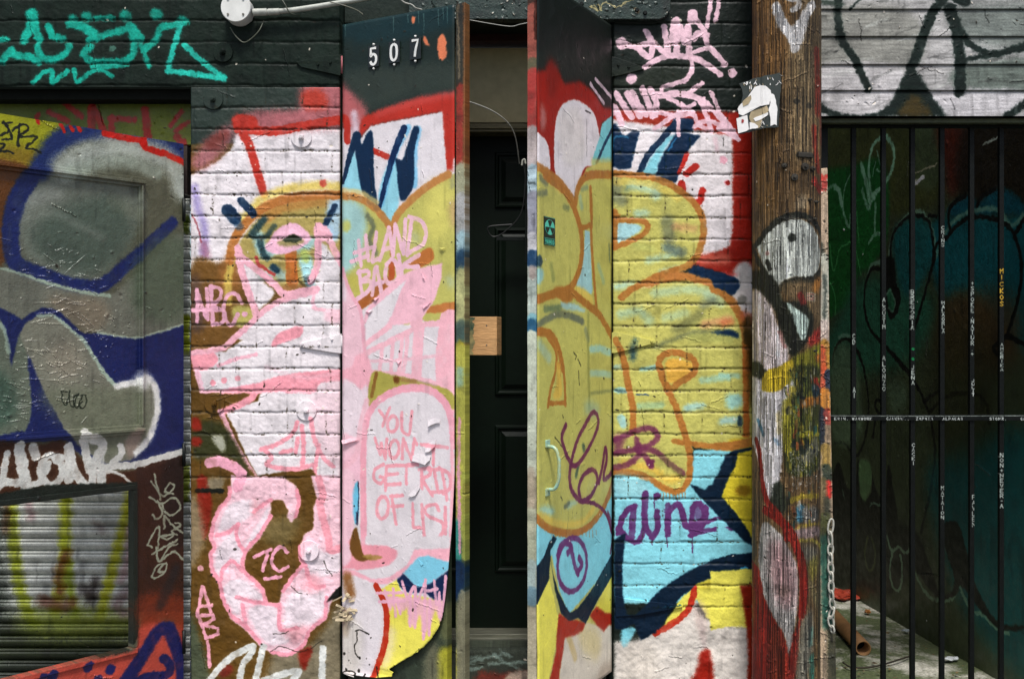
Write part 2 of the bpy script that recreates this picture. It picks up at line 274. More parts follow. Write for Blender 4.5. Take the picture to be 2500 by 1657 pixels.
ST(PK,54,[[(440,640),(470,820),(530,1000),(595,1200)],[(440,690),(560,790),(720,920),(800,995),(940,975),(1040,960)]],8,1,True)
ST(PK,52,[[(1060,480),(1055,650),(1050,780),(1000,900)],[(1070,480),(1150,600),(1235,770)]],8,1,True); P(PK,[(1030,470),(1090,460),(1170,560),(1060,600),(1030,560)],10)
ON('PL','LL'); O(440,800)
P(WH,[(90,190),(340,180),(480,90),(600,0),(720,-100),(900,-190),(1040,-230),(1240,-240),(1260,1250),(1100,1300),(1040,1150),(900,1080),(590,1130),(500,970),(430,800),(350,650),(300,640),(600,560),(620,500),(280,500),(160,480),(130,340)],8,1,False)
ON('PL')
P(PP,[(1130,-160),(1240,-190),(1240,-40),(1110,-60)],30); P(PM,[(85,195),(200,185),(262,192),(288,250),(220,312),(110,325),(85,260)],10)
O(440,400); P(WH,[(430,1335),(540,1225),(650,1125),(780,1045),(1040,975),(1240,955),(1240,1110),(900,1110),(600,1280),(480,1350)],8,1,False); L(PK,44,[(100,1445),(250,1425),(340,1400),(440,1310),(540,1220),(650,1120),(780,1045),(1040,975)],8); P(PM,[(698,1400),(740,1310),(850,1255),(940,1245),(920,1320),(800,1365)],8); L(PK,28,[(1030,960),(1020,1090),(1100,1120)],10,.8)
O(440,800); L((238,186,200),44,[(130,330),(165,480)],12); L(PK,26,[(170,490),(350,478),(560,440)],10)
P(PM,[(300,500),(560,430),(800,360),(1240,318),(1240,400),(1100,415),(1050,450),(1010,500),(640,495),(560,560),(430,630),(320,662),(310,625),(450,560),(530,505)],10); L(PP,30,[(660,300),(940,380),(1230,340)],40,.5)
ST(PK,28,[[(290,290),(420,240),(580,205)]],8,1,True); 
for x,y in ((250,420),(335,402),(440,385)): D(PM,21,x,y,8)
L(PK,40,[(310,640),(370,780),(440,930),(520,1060),(590,1170)],8)
ST(PM,34,[[(900,720),(850,820),(740,890),(620,930)],[(640,930),(700,990),(670,1050),(860,1082),(1010,1050)],[(930,750),(945,900),(935,1060)],[(1000,690),(1030,850),(1090,980),(1170,1060)],[(900,850),(885,950)],[(770,955),(850,935)],[(1060,900),(1030,1100),(1060,1200),(1190,1240)]],10,1,True)
P(PP,[(1000,540),(1240,400),(1240,1100),(1180,1060),(1060,900),(1030,700)],60,.55)
P((96,70,22),[(90,650),(290,670),(340,760),(480,1010),(590,1150),(520,1160),(400,1010),(90,1010)],14); P((44,48,20),[(110,740),(340,750),(540,1130),(500,1160),(420,1020),(260,990),(110,990)],26,.9)
P((176,176,158),[(235,835),(325,830),(345,930),(310,940)],16,.9); P((128,28,10),[(92,690),(150,700),(160,780),(92,780)],14); P((128,28,10),[(92,840),(160,840),(155,900),(92,900)],14)
P((130,30,12),[(130,1160),(212,1160),(240,1360),(200,1600),(150,1568)],16); P((140,128,104),[(215,1155),(330,1150),(320,1230),(220,1235)],20,.9); L((14,16,8),36,[(135,1245),(320,1245)],12)
P((226,172,186),[(620,470),(600,520),(400,500)],10,.0)
P(BR,[(850,1130),(1010,1080),(1040,1200),(1045,1300),(1015,1400),(1015,1568),(880,1568),(900,1400),(915,1290),(890,1190)],10)
O(440,1157)
P((122,112,88),[(1100,1180),(1240,1050),(1240,2300),(680,2300),(690,1400),(960,1330)],50); P((74,82,60),[(60,1100),(150,1250),(230,1600),(240,2300),(60,2300)],40); P((146,130,104),[(70,200),(130,200),(190,460),(160,600),(70,700)],40,.8)
P((120,108,70),[(640,350),(900,320),(860,520),(760,560),(620,500)],70,.7)
P(PP,[(385,10),(790,20),(880,90),(915,200),(890,330),(850,372),(818,330),(825,270),(780,200),(695,195),(690,320),(600,480),(500,600),(480,740),(620,880),(665,985),(755,985),(790,870),(850,790),(940,680),(908,560),(950,460),(1020,420),(1018,250),(1045,180),(1000,10),(1240,10),(1240,850),(1150,1000),(1120,1110),(1000,1200),(950,1320),(820,1392),(700,1370),(600,1310),(500,1190),(380,1100),(310,950),(290,830),(230,740),(215,620),(250,560),(220,470),(270,300),(360,190),(390,100)],8,1,False)
IW=(230,214,220)
for q in ([(290,440),(350,270),(430,210),(590,200),(560,300),(420,390)],[(490,550),(640,300),(680,250),(640,430),(510,590)],[(262,690),(300,540),(420,440),(460,500),(472,650),(430,690),(385,640),(300,770)],[(335,850),(460,800),(600,900),(640,970),(480,940),(450,1080),(350,970)],[(520,1080),(560,1015),(740,1015),(750,1190),(850,1200),(820,1290),(660,1290)],[(800,1060),(840,920),(1000,880),(1100,900),(1105,1030),(1000,1150),(820,1170)],[(955,600),(1040,520),(1100,600),(1220,600),(1220,740),(1000,780)]): P(IW,q,18)
L((236,166,186),80,[(225,-85),(300,-100),(400,-60),(470,0),(440,100)],8)
ST((236,152,168),30,[[(380,100),(370,180),(280,300),(235,470),(262,560),(232,620),(245,740),(300,830),(325,950),(390,1080),(510,1170),(610,1290)],[(690,320),(600,470),(495,600),(490,740),(620,870),(655,970)],[(790,890),(860,790),(940,690)],[(1110,1100),(1000,1190),(940,1310),(820,1380),(700,1360)],[(890,120),(905,220),(880,330)],[(270,470),(350,455),(430,390)],[(440,380),(430,490),(490,600)],[(310,810),(330,720),(400,665),(470,740)],[(430,940),(560,975),(745,1000)],[(475,1000),(510,1180)],[(760,1000),(772,1180),(900,1175)],[(960,690),(1000,850),(1100,860)],[(560,290),(640,230),(690,200)],[(1120,940),(1110,1100)],[(910,560),(920,640),(960,700)]],9,1,True)
ST((236,156,168),56,[[(1060,210),(1090,330),(1130,480),(1150,585),(1235,565)],[(1060,30),(1090,160),(1070,220)]],12,1,True); P((240,160,168),[(560,180),(600,230),(570,330),(540,280)],30,.6); P((240,160,168),[(780,1200),(980,1160),(900,1300)],40,.6); P((238,160,170),[(950,780),(1050,780),(1080,890),(960,900)],40,.7)
ST((232,160,182),27,[[(562,635),(690,578)],[(668,600),(632,738)],[(815,600),(770,556),(715,600),(700,690),(760,740),(825,705)],[(642,800),(770,784)]],7,1,True)
ST((232,160,176),26,[[(132,1085),(170,858),(235,1050)],[(150,1012),(240,1002)],[(140,1080),(250,1075),(255,1110),(180,1150),(290,1180),(290,1220),(200,1255),(150,1100)],[(210,1280),(225,1470)]],7); D((236,170,186),23,155,722,10)
P((124,30,14),[(900,1370),(1010,1330),(950,1500)],16); P((110,34,20),[(290,1510),(370,1450),(400,1500),(330,1560)],20)
ST((212,214,208),50,[[(190,1620),(350,1430),(540,1320),(550,1360),(480,1460),(440,1650)],[(640,1320),(600,1470),(560,1650)],[(560,1600),(900,1505),(800,1640)],[(1092,1330),(1080,1660)]],12,1,True)
# leaf with the house number
ON('LL'); O(820,0)
P(DK,[(-50,-200),(1200,-200),(1200,740),(960,720),(650,760),(350,850),(270,870),(200,790),(110,700),(40,640)],24); P((52,60,52),[(60,560),(500,500),(950,500),(950,700),(600,740),(270,850),(120,720)],80,.8); P((14,48,56),[(60,180),(900,40),(900,200),(400,330),(60,300)],60,.55)
PC=(222,124,84); P(PC,[(590,130),(618,138),(612,170),(598,195),(585,160)],3,1,False); P(PC,[(678,275),(700,288),(728,362),(690,345),(676,315)],3,1,False); P(PC,[(822,262),(850,292),(858,330),(848,360),(862,410),(852,440),(820,472),(800,455),(786,380),(785,305)],3,1,False)
for x,y,h_ in ((80,190,90),(450,140,120),(680,110,150),(790,80,120),(830,70,90),(860,60,130),(560,120,60),(640,90,100)): L((78,108,104),(9,3),[(x,y),(x+2,y+h_)],6,.7)
P((182,96,96),[(44,640),(110,700),(240,830),(230,930),(110,990),(44,880)],50,.9); L((218,196,206),60,[(150,880),(165,1010)],50,.9)
P(RD,[(215,900),(350,848),(500,800),(650,750),(960,705),(1010,700),(1010,1100),(975,1130),(910,1230),(905,1310),(850,1310),(820,862),(280,970),(200,1060),(190,1000)],22,1,False); P((206,84,80),[(350,850),(650,745),(930,700),(930,740),(600,820),(330,900)],30,.5)
P(WH,[(44,980),(80,1050),(100,1130),(205,1060),(275,970),(820,860),(855,1310),(610,1450),(520,1600),(44,1568)],6,1,False); L(RD,62,[(20,910),(85,925),(100,1080)],14); L(RD,44,[(290,1155),(410,1205)],10)
P((230,222,226),[(920,1230),(970,1140),(1010,1140),(1010,1420),(920,1300)],14)
P(CYN,[(100,1230),(150,1150),(210,1400),(200,1480),(60,1430)],18); P(CYN,[(380,1330),(470,1220),(500,1500),(440,1800),(400,1800),(340,1560)],18); ST((120,190,226),56,[[(560,985),(455,1200),(360,1560)],[(640,1000),(610,1160),(612,1420)]],22,.85,True)
L(NV,(80,30),[(170,1050),(120,1190),(65,1400)],10); P(NV,[(140,1050),(165,1018),(195,1035),(208,1110),(255,1015),(295,1030),(298,1200),(310,1400),(335,1620),(280,1600),(205,1450),(165,1200)],8)
L((5,34,74),(62,34),[(530,990),(450,1200),(395,1400),(345,1600)],9); P(NV,[(600,985),(628,970),(646,1000),(612,1150),(603,1430),(510,1540),(478,1300),(468,1215),(520,1225),(565,1090)],8)
O(820,400); P(MU,[(44,270),(200,285),(320,370),(420,480),(480,360),(620,230),(860,100),(1100,20),(1100,1300),(600,1300),(300,1000),(200,1120),(44,850)],10,1,False)
P((164,206,206),[(44,300),(200,310),(250,430),(235,560),(200,720),(44,850)],60,.95); D((196,192,92),44,88,478,40,.8); P((190,180,84),[(90,850),(190,860),(190,1010),(120,940)],50,.9)
L((96,104,84),44,[(255,400),(300,480),(270,580),(320,690)],34,.8); P((226,216,112),[(700,200),(880,140),(900,400),(780,600),(680,420)],90,.7); P((170,180,150),[(580,520),(640,540),(650,620),(600,600)],50,.6); P((180,140,110),[(880,300),(940,300),(940,480),(890,460)],40,.6); L((150,150,110),40,[(900,100),(900,170)],40,.7); P((176,196,180),[(840,860),(920,880),(900,960)],50,.6)
L((184,126,66),58,[(44,245),(180,262),(300,330),(390,430),(430,490)],16); L((226,200,120),34,[(44,205),(200,222),(330,300)],24,.7); L((188,128,68),58,[(445,480),(500,370),(620,250),(750,150),(870,85)],16); L((170,96,50),30,[(448,500),(440,700)],12,.8)
P((184,110,52),[(560,775),(690,655),(745,650),(755,740),(640,800),(560,795)],8); P((190,118,60),[(700,1105),(850,1065),(990,1060),(990,1115),(850,1140),(690,1140)],8); L((168,96,46),80,[(190,1080),(300,1010),(400,900)],16); P((180,84,40),[(420,760),(460,760),(460,870),(420,890)],8)
ST((240,192,206),33,[[(185,590),(205,780)],[(240,550),(262,740)],[(150,685),(290,640)],[(130,750),(262,705)],[(325,530),(290,748),(350,725)],[(350,740),(420,490),(452,700)],[(372,662),(440,640)],[(450,705),(468,465),(530,690),(545,430)],[(592,420),(558,700)]],7)
ST((240,192,206),33,[[(572,410),(660,440),(698,520),(680,610),(620,655),(562,690)],[(190,820),(212,1000)],[(180,832),(255,822),(262,860),(200,900)],[(210,900),(275,900),(262,970),(175,1035)],[(290,1000),(320,790),(362,985)],[(300,925),(372,905)],[(400,775),(440,735),(475,765),(488,850)],[(400,780),(392,880),(430,918),(500,870)],[(492,700),(520,860)],[(645,700),(545,765),(525,800)],[(520,790),(640,790)]],7,1,True)
P((243,188,200),[(490,870),(600,812),(825,760),(820,870),(770,1040),(650,1215),(420,1240),(230,1410),(210,1280),(240,1130),(330,1010)],8,1,False); P((228,220,222),[(550,890),(500,1000),(440,1160),(400,1230),(240,1390),(222,1260),(280,1120)],10,1,False)
P(PP,[(44,800),(110,960),(220,1180),(240,1400),(200,1600),(44,1600)],10); L(PK,30,[(60,800),(110,960),(200,1130),(218,1280),(235,1440)],10); P((232,214,220),[(60,870),(90,960),(85,1060),(50,1000)],16,.8)
P(WH,[(230,1470),(420,1250),(600,1225),(1100,1165),(1100,1950),(800,1850),(280,1760)],8,1,False)
ST((243,186,196),42,[[(240,1450),(560,1290),(650,1225)],[(240,1380),(430,1240)],[(600,1225),(780,1222),(1000,1170)]],9,1,True)
L((243,186,196),90,[(655,1230),(640,1400),(620,1800)],10); L((243,182,192),160,[(880,1200),(850,1500),(860,1850)],10); ST((243,186,196),34,[[(450,1360),(440,1500),(430,1750)],[(525,1310),(500,1560),(500,1750)],[(370,1410),(350,1560),(340,1740)],[(560,1290),(555,1420),(520,1640)]],9,.9,True); L((243,190,200),26,[(250,1510),(500,1500),(780,1470)],10,.8)
O(820,800)
P((243,178,190),[(44,330),(130,300),(165,215),(240,195),(290,330),(270,450),(250,560),(200,480),(130,420),(44,420)],12); P((232,214,220),[(60,420),(140,425),(200,470),(250,440),(262,600),(220,780),(170,860),(60,850)],16,.9)
P((243,184,194),[(270,240),(800,240),(920,200),(920,520),(740,440),(500,380),(280,345)],20,.0)
ST((243,184,194),30,[[(280,335),(480,352),(700,400),(800,440),(905,520)]],10,1,True)
P((172,164,76),[(288,345),(450,362),(640,402),(840,460),(915,520),(915,620),(870,590),(760,462),(560,440),(400,500),(266,610)],10); L((128,80,34),30,[(322,350),(285,520)],14,.9); P((110,64,24),[(455,370),(500,380),(490,425),(460,415)],16); L((150,100,70),30,[(520,395),(620,410)],20,.6); L((190,150,150),20,[(640,405),(780,440)],20,.6)
P(PP,[(44,860),(180,850),(220,780),(230,1000),(200,1200),(130,1300),(60,1350),(44,1600)],16); P((240,190,204),[(60,1000),(150,960),(190,960),(190,1180),(60,1330)],20,.8)
P(WH,[(245,1660),(245,1000),(262,720),(330,590),(450,510),(600,485),(750,520),(845,610),(885,800),(890,1100),(885,1800),(250,1800)],6)
ST((238,166,180),56,[[(225,1700),(222,1000),(240,740),(290,610),(400,515),(560,460),(730,475),(845,570),(895,720),(915,900)]],9,1,True); L((240,180,190),30,[(898,900),(900,1300),(885,1750)],10); L((240,186,196),50,[(250,560),(200,760),(170,960),(100,1040),(44,1100)],20,.8)
P((110,190,218),[(178,1170),(190,1400),(165,1500),(120,1330)],8); L((20,30,60),10,[(182,1175),(186,1300),(178,1480)],6); L((40,36,60),20,[(172,1420),(176,1500)],14,.9)
T_=(238,162,172)
ST(T_,27,[[(345,630),(385,690)],[(425,610),(370,750)],[(665,890),(865,915)],[(760,905),(755,1045)],[(310,840),(352,965),(358,880),(390,998),(402,850)],[(517,1000),(527,850),(590,1010),(610,862)],[(612,850),(632,890)],[(400,1060),(390,1240)],[(400,1055),(500,1050)],[(395,1122),(485,1112)],[(400,1200),(505,1190)],[(500,1050),(640,1045)],[(550,1060),(552,1190)],[(668,1080),(672,1225)],[(762,1080),(790,1245)],[(720,1082),(805,1078)],[(740,1255),(830,1250)],[(822,1090),(862,1310)],[(440,1280),(472,1495)],[(430,1285),(522,1280)],[(440,1365),(522,1355)],[(600,1340),(604,1520),(660,1525)],[(670,1350),(692,1610)],[(850,1370),(852,1570)]],7)
ST(T_,27,[[(518,650),(515,770),(545,810),(575,800),(592,640)],[(378,1040),(312,1080),(305,1150),(350,1190),(385,1150),(350,1138)],[(650,1082),(725,1070),(730,1120),(680,1160),(750,1280)],[(800,1070),(878,1120),(882,1220),(835,1265)],[(802,1392),(770,1348),(700,1370),(712,1430),(820,1480),(838,1540),(795,1610),(740,1612)]],7,1,True)
E(T_,27,445,735,38,60,7,1,10); E(T_,27,458,925,36,68,7,1,6); E(T_,30,370,1372,44,84,7,1,4); D(T_,13,826,1622,6)
O(820,1157)
P(PM,[(44,500),(140,480),(190,560),(230,535),(400,540),(470,565),(480,620),(400,700),(200,740),(150,720),(44,700)],12); P(PP,[(44,0),(150,0),(140,200),(150,400),(120,500),(44,520)],14); P((240,200,210),[(60,560),(110,520),(130,640),(60,700)],14)
P((112,74,28),[(165,400),(195,500),(225,610),(290,640),(200,662),(130,600),(125,500)],9); P((160,130,60),[(215,618),(290,610),(370,635),(280,655)],10,.8)
P(WH,[(150,735),(400,700),(500,620),(560,560),(640,560),(560,680),(400,785),(280,795),(190,760)],8); P(WH,[(240,470),(890,470),(885,565),(600,575),(480,580),(400,540),(236,532)],6,1,False)
P((243,178,190),[(620,570),(890,562),(890,640),(870,665),(720,618),(640,630),(540,750),(520,770),(400,840),(300,830),(160,770),(60,770),(60,720),(160,730),(290,800),(420,785),(560,690)],8,1,False)
P(WH,[(44,820),(150,820),(280,860),(370,1000),(385,1120),(350,1350),(260,1600),(44,1560)],12); L((140,92,48),90,[(100,790),(120,900)],60,.95); L((150,110,70),70,[(90,1060),(80,1200)],60,.7); P((206,200,184),[(60,1100),(200,1150),(190,1500),(60,1500)],70,.6)
P(YE,[(350,880),(480,800),(520,900),(850,960),(900,1150),(760,1400),(430,1600),(300,1560),(410,1200),(400,1000)],10,1,False); P((236,220,190),[(400,1180),(470,1200),(440,1420),(360,1460)],40,.6)
P((128,200,222),[(528,752),(640,632),(720,618),(885,668),(880,720),(740,832),(640,862)],7,1,False); P((12,34,72),[(480,800),(528,756),(640,860),(740,830),(885,722),(880,960),(780,960),(700,900),(560,900),(500,850)],8,1,False)
L((182,46,22),52,[(320,850),(385,980),(402,1120),(385,1300),(340,1450),(280,1620)],10)
PD=(236,176,196); P(PD,[(400,920),(500,930),(860,960),(860,1080),(820,1150),(780,1020),(740,1160),(680,1260),(660,1060),(620,1160),(570,1140),(560,1010),(500,1070),(470,980),(420,1050)],12,.9,False)
ST(PD,24,[[(330,905),(520,900)],[(345,970),(540,962)],[(385,885),(425,1010)],[(450,870),(470,1080)],[(520,815),(562,950),(612,850),(640,980),(702,805)],[(585,900),(580,1150)],[(622,850),(622,1165)],[(700,810),(690,1250)],[(770,810),(788,985)],[(715,885),(795,870)],[(856,770),(835,1150)],[(740,950),(732,1220)],[(810,900),(812,1080)],[(480,940),(505,1060)]],7)
KB=(24,22,18)
ST(KB,11,[[(160,1192),(200,1188),(265,1218)],[(172,1200),(170,1270),(152,1310),(165,1370),(190,1400)],[(330,1465),(335,1510),(350,1545)],[(60,1510),(130,1500),(180,1530)]],4,.9,True)
for x,y,r in ((75,1365,12),(195,1398,10),(190,1495,14),(275,1450,7),(110,1420,6),(240,1530,10),(90,1490,12)): D(KB,r,x,y,5,.85)
ON('PL'); O(440,1157); P((12,14,9),[(1115,975),(1180,900),(1235,840),(1260,820),(1260,930),(1180,960)],6,1,False); ST((30,26,18),7,[[(1095,660),(1110,700),(1160,780)],[(850,850),(900,905),(935,910)],[(710,1222),(800,1220),(830,1195)],[(1000,1335),(1080,1280)],[(690,1360),(760,1320),(900,1360),(980,1340)]],3,.7,True)  # black wedge paints the shade inside a hole at the pier edge
# the frame behind that sheet, its stile and edge (seen where the sheet is torn away)
ON('LB'); O(820,0)
for y0,y1,c in ((-300,680,(46,44,36)),(690,1300,(150,52,40)),(1300,1568,(170,164,148))): L(c,90,[(960,y0),(960,y1)],30)
L((130,84,44),26,[(990,-100),(985,1500)],20,.9); L((150,130,100),16,[(935,40),(945,600)],16,.6)
O(820,400)
for y0,y1,c in ((40,260,(160,160,130)),(260,560,(170,170,168)),(560,700,(150,180,186)),(700,840,(30,60,84)),(840,1200,(176,176,120)),(1240,1568,(70,92,84)),(1400,1568,(168,150,40))): L(c,90,[(960,y0),(960,y1)],40)
L((110,90,60),16,[(995,0),(995,1568)],12,.7)
O(820,800); L((168,166,72),100,[(960,180),(960,1568)],40); L((214,150,170),26,[(945,700),(940,1568)],12,.85); L((140,92,40),24,[(985,1200),(985,1420)],20,.8); L((130,170,160),60,[(950,330),(950,420)],40,.7)
O(820,1157)
P((50,60,46),[(200,600),(1020,600),(1020,2600),(200,2600)],30); L((50,130,118),70,[(920,380),(930,640)],40); L((216,150,172),22,[(945,0),(950,600)],10,.85); L((150,156,70),40,[(985,0),(985,640)],20,.8); L(NV,120,[(940,720),(930,900)],30)
P((170,166,46),[(790,1340),(930,1340),(940,1568),(900,2000),(800,2000),(770,1500)],30,.95); P((110,112,70),[(840,1000),(930,1000),(930,1250),(800,1250)],50,.8); P((120,116,90),[(680,1380),(780,1300),(780,1700),(680,1700)],50,.7); P((130,126,100),[(930,1000),(1010,1000),(1010,2000),(930,2000)],16,.9)
# ---------------------------------------------------------------- graffiti, right half
OG=(170,110,48); PU=(108,42,76); PV=(92,48,102); DR=(150,28,14); CB=(134,208,220); GS=(96,104,88)
ON('LR'); O(1280,0)
PS((20,26,22),[(-300,-400),(700,-400),(700,1300),(-300,1300)],4); P((34,42,34),[(100,400),(640,400),(640,640),(100,560)],90,.6)
P(DR,[(-100,560),(150,540),(200,470),(255,560),(300,640),(420,625),(520,700),(600,825),(700,835),(700,930),(590,940),(570,1040),(560,1400),(-100,1400)],26,1,False); P((120,24,10),[(170,470),(240,480),(270,640),(200,760),(160,640)],40,.7); P((190,150,150),[(118,800),(150,850),(160,950),(118,1000)],34,.6)
P(WH,[(222,1060),(240,900),(290,800),(370,765),(440,790),(520,860),(560,1000),(565,1100),(520,1260),(450,1290),(410,1420),(380,1540),(330,1450),(232,1340)],5); P(WH,[(60,1000),(118,1040),(160,1080),(185,1170),(180,1330),(60,1250)],8); P((216,208,200),[(260,900),(420,850),(450,1200),(300,1250)],60,.6)
P((120,200,206),[(598,940),(700,915),(700,1290),(515,1270),(565,1060)],10); L(NV,26,[(670,980),(600,1120),(545,1250)],8)
ST((204,178,188),24,[[(500,645),(600,790)],[(540,610),(660,750)]],8); L((60,50,50),6,[(470,915),(470,1200)],3,.6); ST((40,36,36),9,[[(460,850),(500,872)]],4,.8)
P(MU,[(-100,1240),(150,1290),(260,1380),(370,1540),(420,1410),(465,1290),(560,1250),(760,1240),(760,3200),(-100,3200)],8,1,False)
L((214,196,100),60,[(520,1255),(700,1260)],40,.7); L((222,196,96),60,[(150,1340),(280,1450)],30,.8)
ST(OG,48,[[(40,1250),(150,1310),(270,1400),(370,1535)]],14,.95,True); L((178,114,54),34,[(498,1440),(500,1620)],12)
O(1280,400)
for q,w,c in (([(115,110),(160,150)],40,GS),([(90,230),(160,220)],34,GS),([(300,330),(330,340)],34,(110,120,80)),([(200,780),(215,880)],40,(130,140,80)),([(430,200),(470,180)],30,(120,140,110)),([(420,260),(430,330)],40,(150,180,150)),([(560,780),(600,900)],40,(150,180,140)),([(360,1170),(440,1210)],34,GS),([(460,1270),(480,1340)],40,(130,140,110)),([(640,620),(645,740)],14,(30,60,70))): L(c,w,q,24,.7)
P((158,202,202),[(455,510),(492,520),(512,980),(500,1000),(440,960),(385,940),(420,800),(445,680)],10,1,False); P((162,200,196),[(280,1055),(400,1080),(460,1130),(350,1120),(290,1110)],16,.9); P((150,200,200),[(40,790),(120,800),(140,860),(90,930)],24,.9)
L((226,196,92),70,[(350,965),(440,1000),(500,1060)],34,.8)
L(GS,40,[(80,1250),(160,1190),(260,1150),(360,1170),(430,1200)],20,.85); L((30,60,80),60,[(70,740),(110,745)],18,.9); L((60,90,80),36,[(150,1110),(270,1100)],26,.6)
ST(OG,50,[[(150,90),(280,190),(350,290),(400,420),(430,560),(428,720),(395,860),(330,960),(200,1000),(40,1060)],[(385,300),(400,200),(440,120),(510,85),(700,85)],[(330,960),(450,1060),(560,1150),(630,1260),(690,1360)]],14,1,True)
ST(OG,34,[[(498,200),(505,330),(505,480)],[(400,440),(440,490),(500,465)],[(500,470),(512,720),(530,960),(545,1140)]],10,1,True); P(OG,[(350,960),(250,940),(210,980),(300,1060),(360,1040)],14)
ST(OG,46,[[(40,1285),(160,1290),(215,1330),(255,1420),(285,1568)]],12,1,True)
O(1280,800)
ST(OG,28,[[(150,40),(190,100),(235,190),(232,330),(190,480),(172,600)],[(172,580),(300,572)],[(240,100),(280,230),(300,400),(306,590)],[(255,280),(258,300)]],8,1,True); P((222,178,76),[(240,260),(270,300),(280,520),(210,530),(240,420)],20,.8); L((160,196,186),60,[(110,130),(180,230)],40,.6)
L((124,128,66),30,[(480,-100),(480,300),(488,620)],26,.6); L((150,206,206),44,[(500,165),(570,160),(650,190)],24,.7); L((150,206,206),40,[(500,345),(600,350),(670,360)],24,.6); L((110,120,80),20,[(500,500),(660,480)],20,.6); P((150,190,180),[(470,560),(560,600),(540,680),(450,640)],60,.5)
P((160,208,200),[(110,1370),(200,1370),(220,1420),(130,1430)],30,.8); P((160,200,190),[(330,1330),(400,1320),(380,1350),(320,1380)],20,.7); L(GS,30,[(300,1370),(330,1340)],20,.8)
ST((40,44,30),9,[[(370,190),(390,215),(380,240)],[(400,240),(420,290)],[(405,330),(412,440)],[(225,835),(280,910)],[(270,1290),(278,1320)],[(530,930),(535,945)],[(285,670),(290,690)]],4,.8)
ST((36,66,66),30,[[(385,1130),(400,1060)],[(440,900),(445,930)]],24,.7)
O(1280,1157)
P(CB,[(40,400),(90,380),(180,430),(230,470),(450,440),(600,280),(690,100),(760,100),(760,560),(560,800),(330,1070),(260,900),(200,620),(60,760)],8,1,False)
P((196,190,90),[(40,-400),(700,-400),(700,0),(640,180),(550,330),(450,420),(330,450),(200,420),(40,300)],6,.0)
ST(OG,46,[[(20,280),(90,340),(180,412),(330,452),(450,420),(550,330),(625,190),(670,60),(690,-60)]],12,1,True); L((222,188,80),40,[(120,310),(250,380),(420,370),(520,270)],30,.7)
for x in range(200,560,26): L(OG,7,[(x,430),(x+2,462+rng.integers(0,22))],4,.8)
P(YE,[(20,1000),(180,800),(240,1050),(262,1120),(245,1250),(170,1600),(20,2000)],10,1,False); P((228,216,84),[(760,620),(760,1060),(620,1065),(540,1010),(600,880)],10,1,False)
P((214,204,186),[(290,1250),(450,1130),(540,1150),(760,1150),(760,2200),(200,2200),(250,1600)],16,1,False); P((222,200,120),[(400,1150),(560,1200),(560,1400),(440,1350)],70,.5); P((150,130,110),[(560,1500),(740,1480),(740,2000),(560,2000)],60,.5); L((196,170,110),50,[(330,1240),(380,1400)],24,.7)
P((166,42,22),[(255,1060),(330,1100),(460,1130),(440,1190),(380,1230),(300,1250),(290,1350),(260,1500),(240,1700),(160,1700),(200,1500),(235,1350),(240,1200)],14,1,False); P((166,42,22),[(490,1080),(540,1010),(620,1062),(760,1062),(760,1140),(640,1150),(600,1200),(550,1160)],16,1,False)
NN=(4,26,46)
P(NN,[(215,470),(240,490),(190,580),(192,640),(180,800),(95,990),(40,1090),(40,780),(140,630),(180,520)],10,1,False); P(NN,[(185,600),(210,760),(250,900),(300,1000),(340,1060),(400,1020),(520,860),(560,790),(690,560),(760,500),(760,640),(690,730),(560,950),(500,1060),(460,1140),(400,1100),(330,1120),(270,1060),(225,900)],9,1,False)
O(1280,800)
ST(PU,32,[[(310,745),(280,830),(300,930),(350,1040),(400,1040),(480,920),(550,760),(548,670),(510,650),(460,730),(400,850),(365,960),(345,1050),(335,1140),(355,1250),(425,1325),(500,1280),(545,1190),(540,1110),(500,1085),(440,1130),(405,1220),(415,1300)],[(560,1185),(590,1050),(612,920),(622,1010),(600,1110),(600,1160),(650,1120),(690,1040)]],10,1,True)
ST(PU,24,[[(430,1322),(540,1350),(620,1430),(660,1560)]],9,1,True); O(1280,1157); ST(PU,22,[[(630,290),(665,400),(665,500),(650,600)]],9,.9,True)
E((104,48,104),32,355,690,112,205,10,1,4); ST((104,44,104),38,[[(245,620),(265,550),(310,520),(350,560),(320,600)],[(350,570),(370,680),(400,760)],[(400,745),(430,690),(408,640)]],10,1,True)
ON('RE'); O(1280,0)
for y0,y1,c in ((-400,60,(60,40,30)),(60,480,(150,80,66)),(480,560,(90,88,64)),(560,1000,(168,58,52)),(1000,1300,(190,176,172)),(1300,1568,(170,190,196))): L(c,90,[(60,y0),(60,y1)],24)
L((60,24,12),24,[(85,-100),(85,300)],14); 
O(1280,400)
for y0,y1,c in ((240,560,(150,150,160)),(560,700,(206,204,206)),(760,1180,(196,208,196)),(1320,1568,(196,206,190)),(1180,1220,(140,190,196))): L(c,80,[(60,y0),(60,y1)],20)
L((30,64,96),90,[(60,700),(60,750)],20); L((190,170,160),60,[(60,800),(60,850)],20,.8); L((40,90,120),90,[(60,1225),(60,1270)],24); L((70,80,80),20,[(40,140),(80,150)],16,.8)
O(1280,800); L((202,208,186),80,[(55,60),(55,1100)],20); L((186,170,146),60,[(50,1100),(50,1568)],40,.9)
O(1280,1157); L((184,188,160),80,[(55,300),(55,640)],30,.8); L((160,176,170),80,[(55,700),(55,880)],30); L((110,140,150),80,[(55,900),(55,980)],24); L((176,166,140),80,[(55,1060),(55,2400)],30)
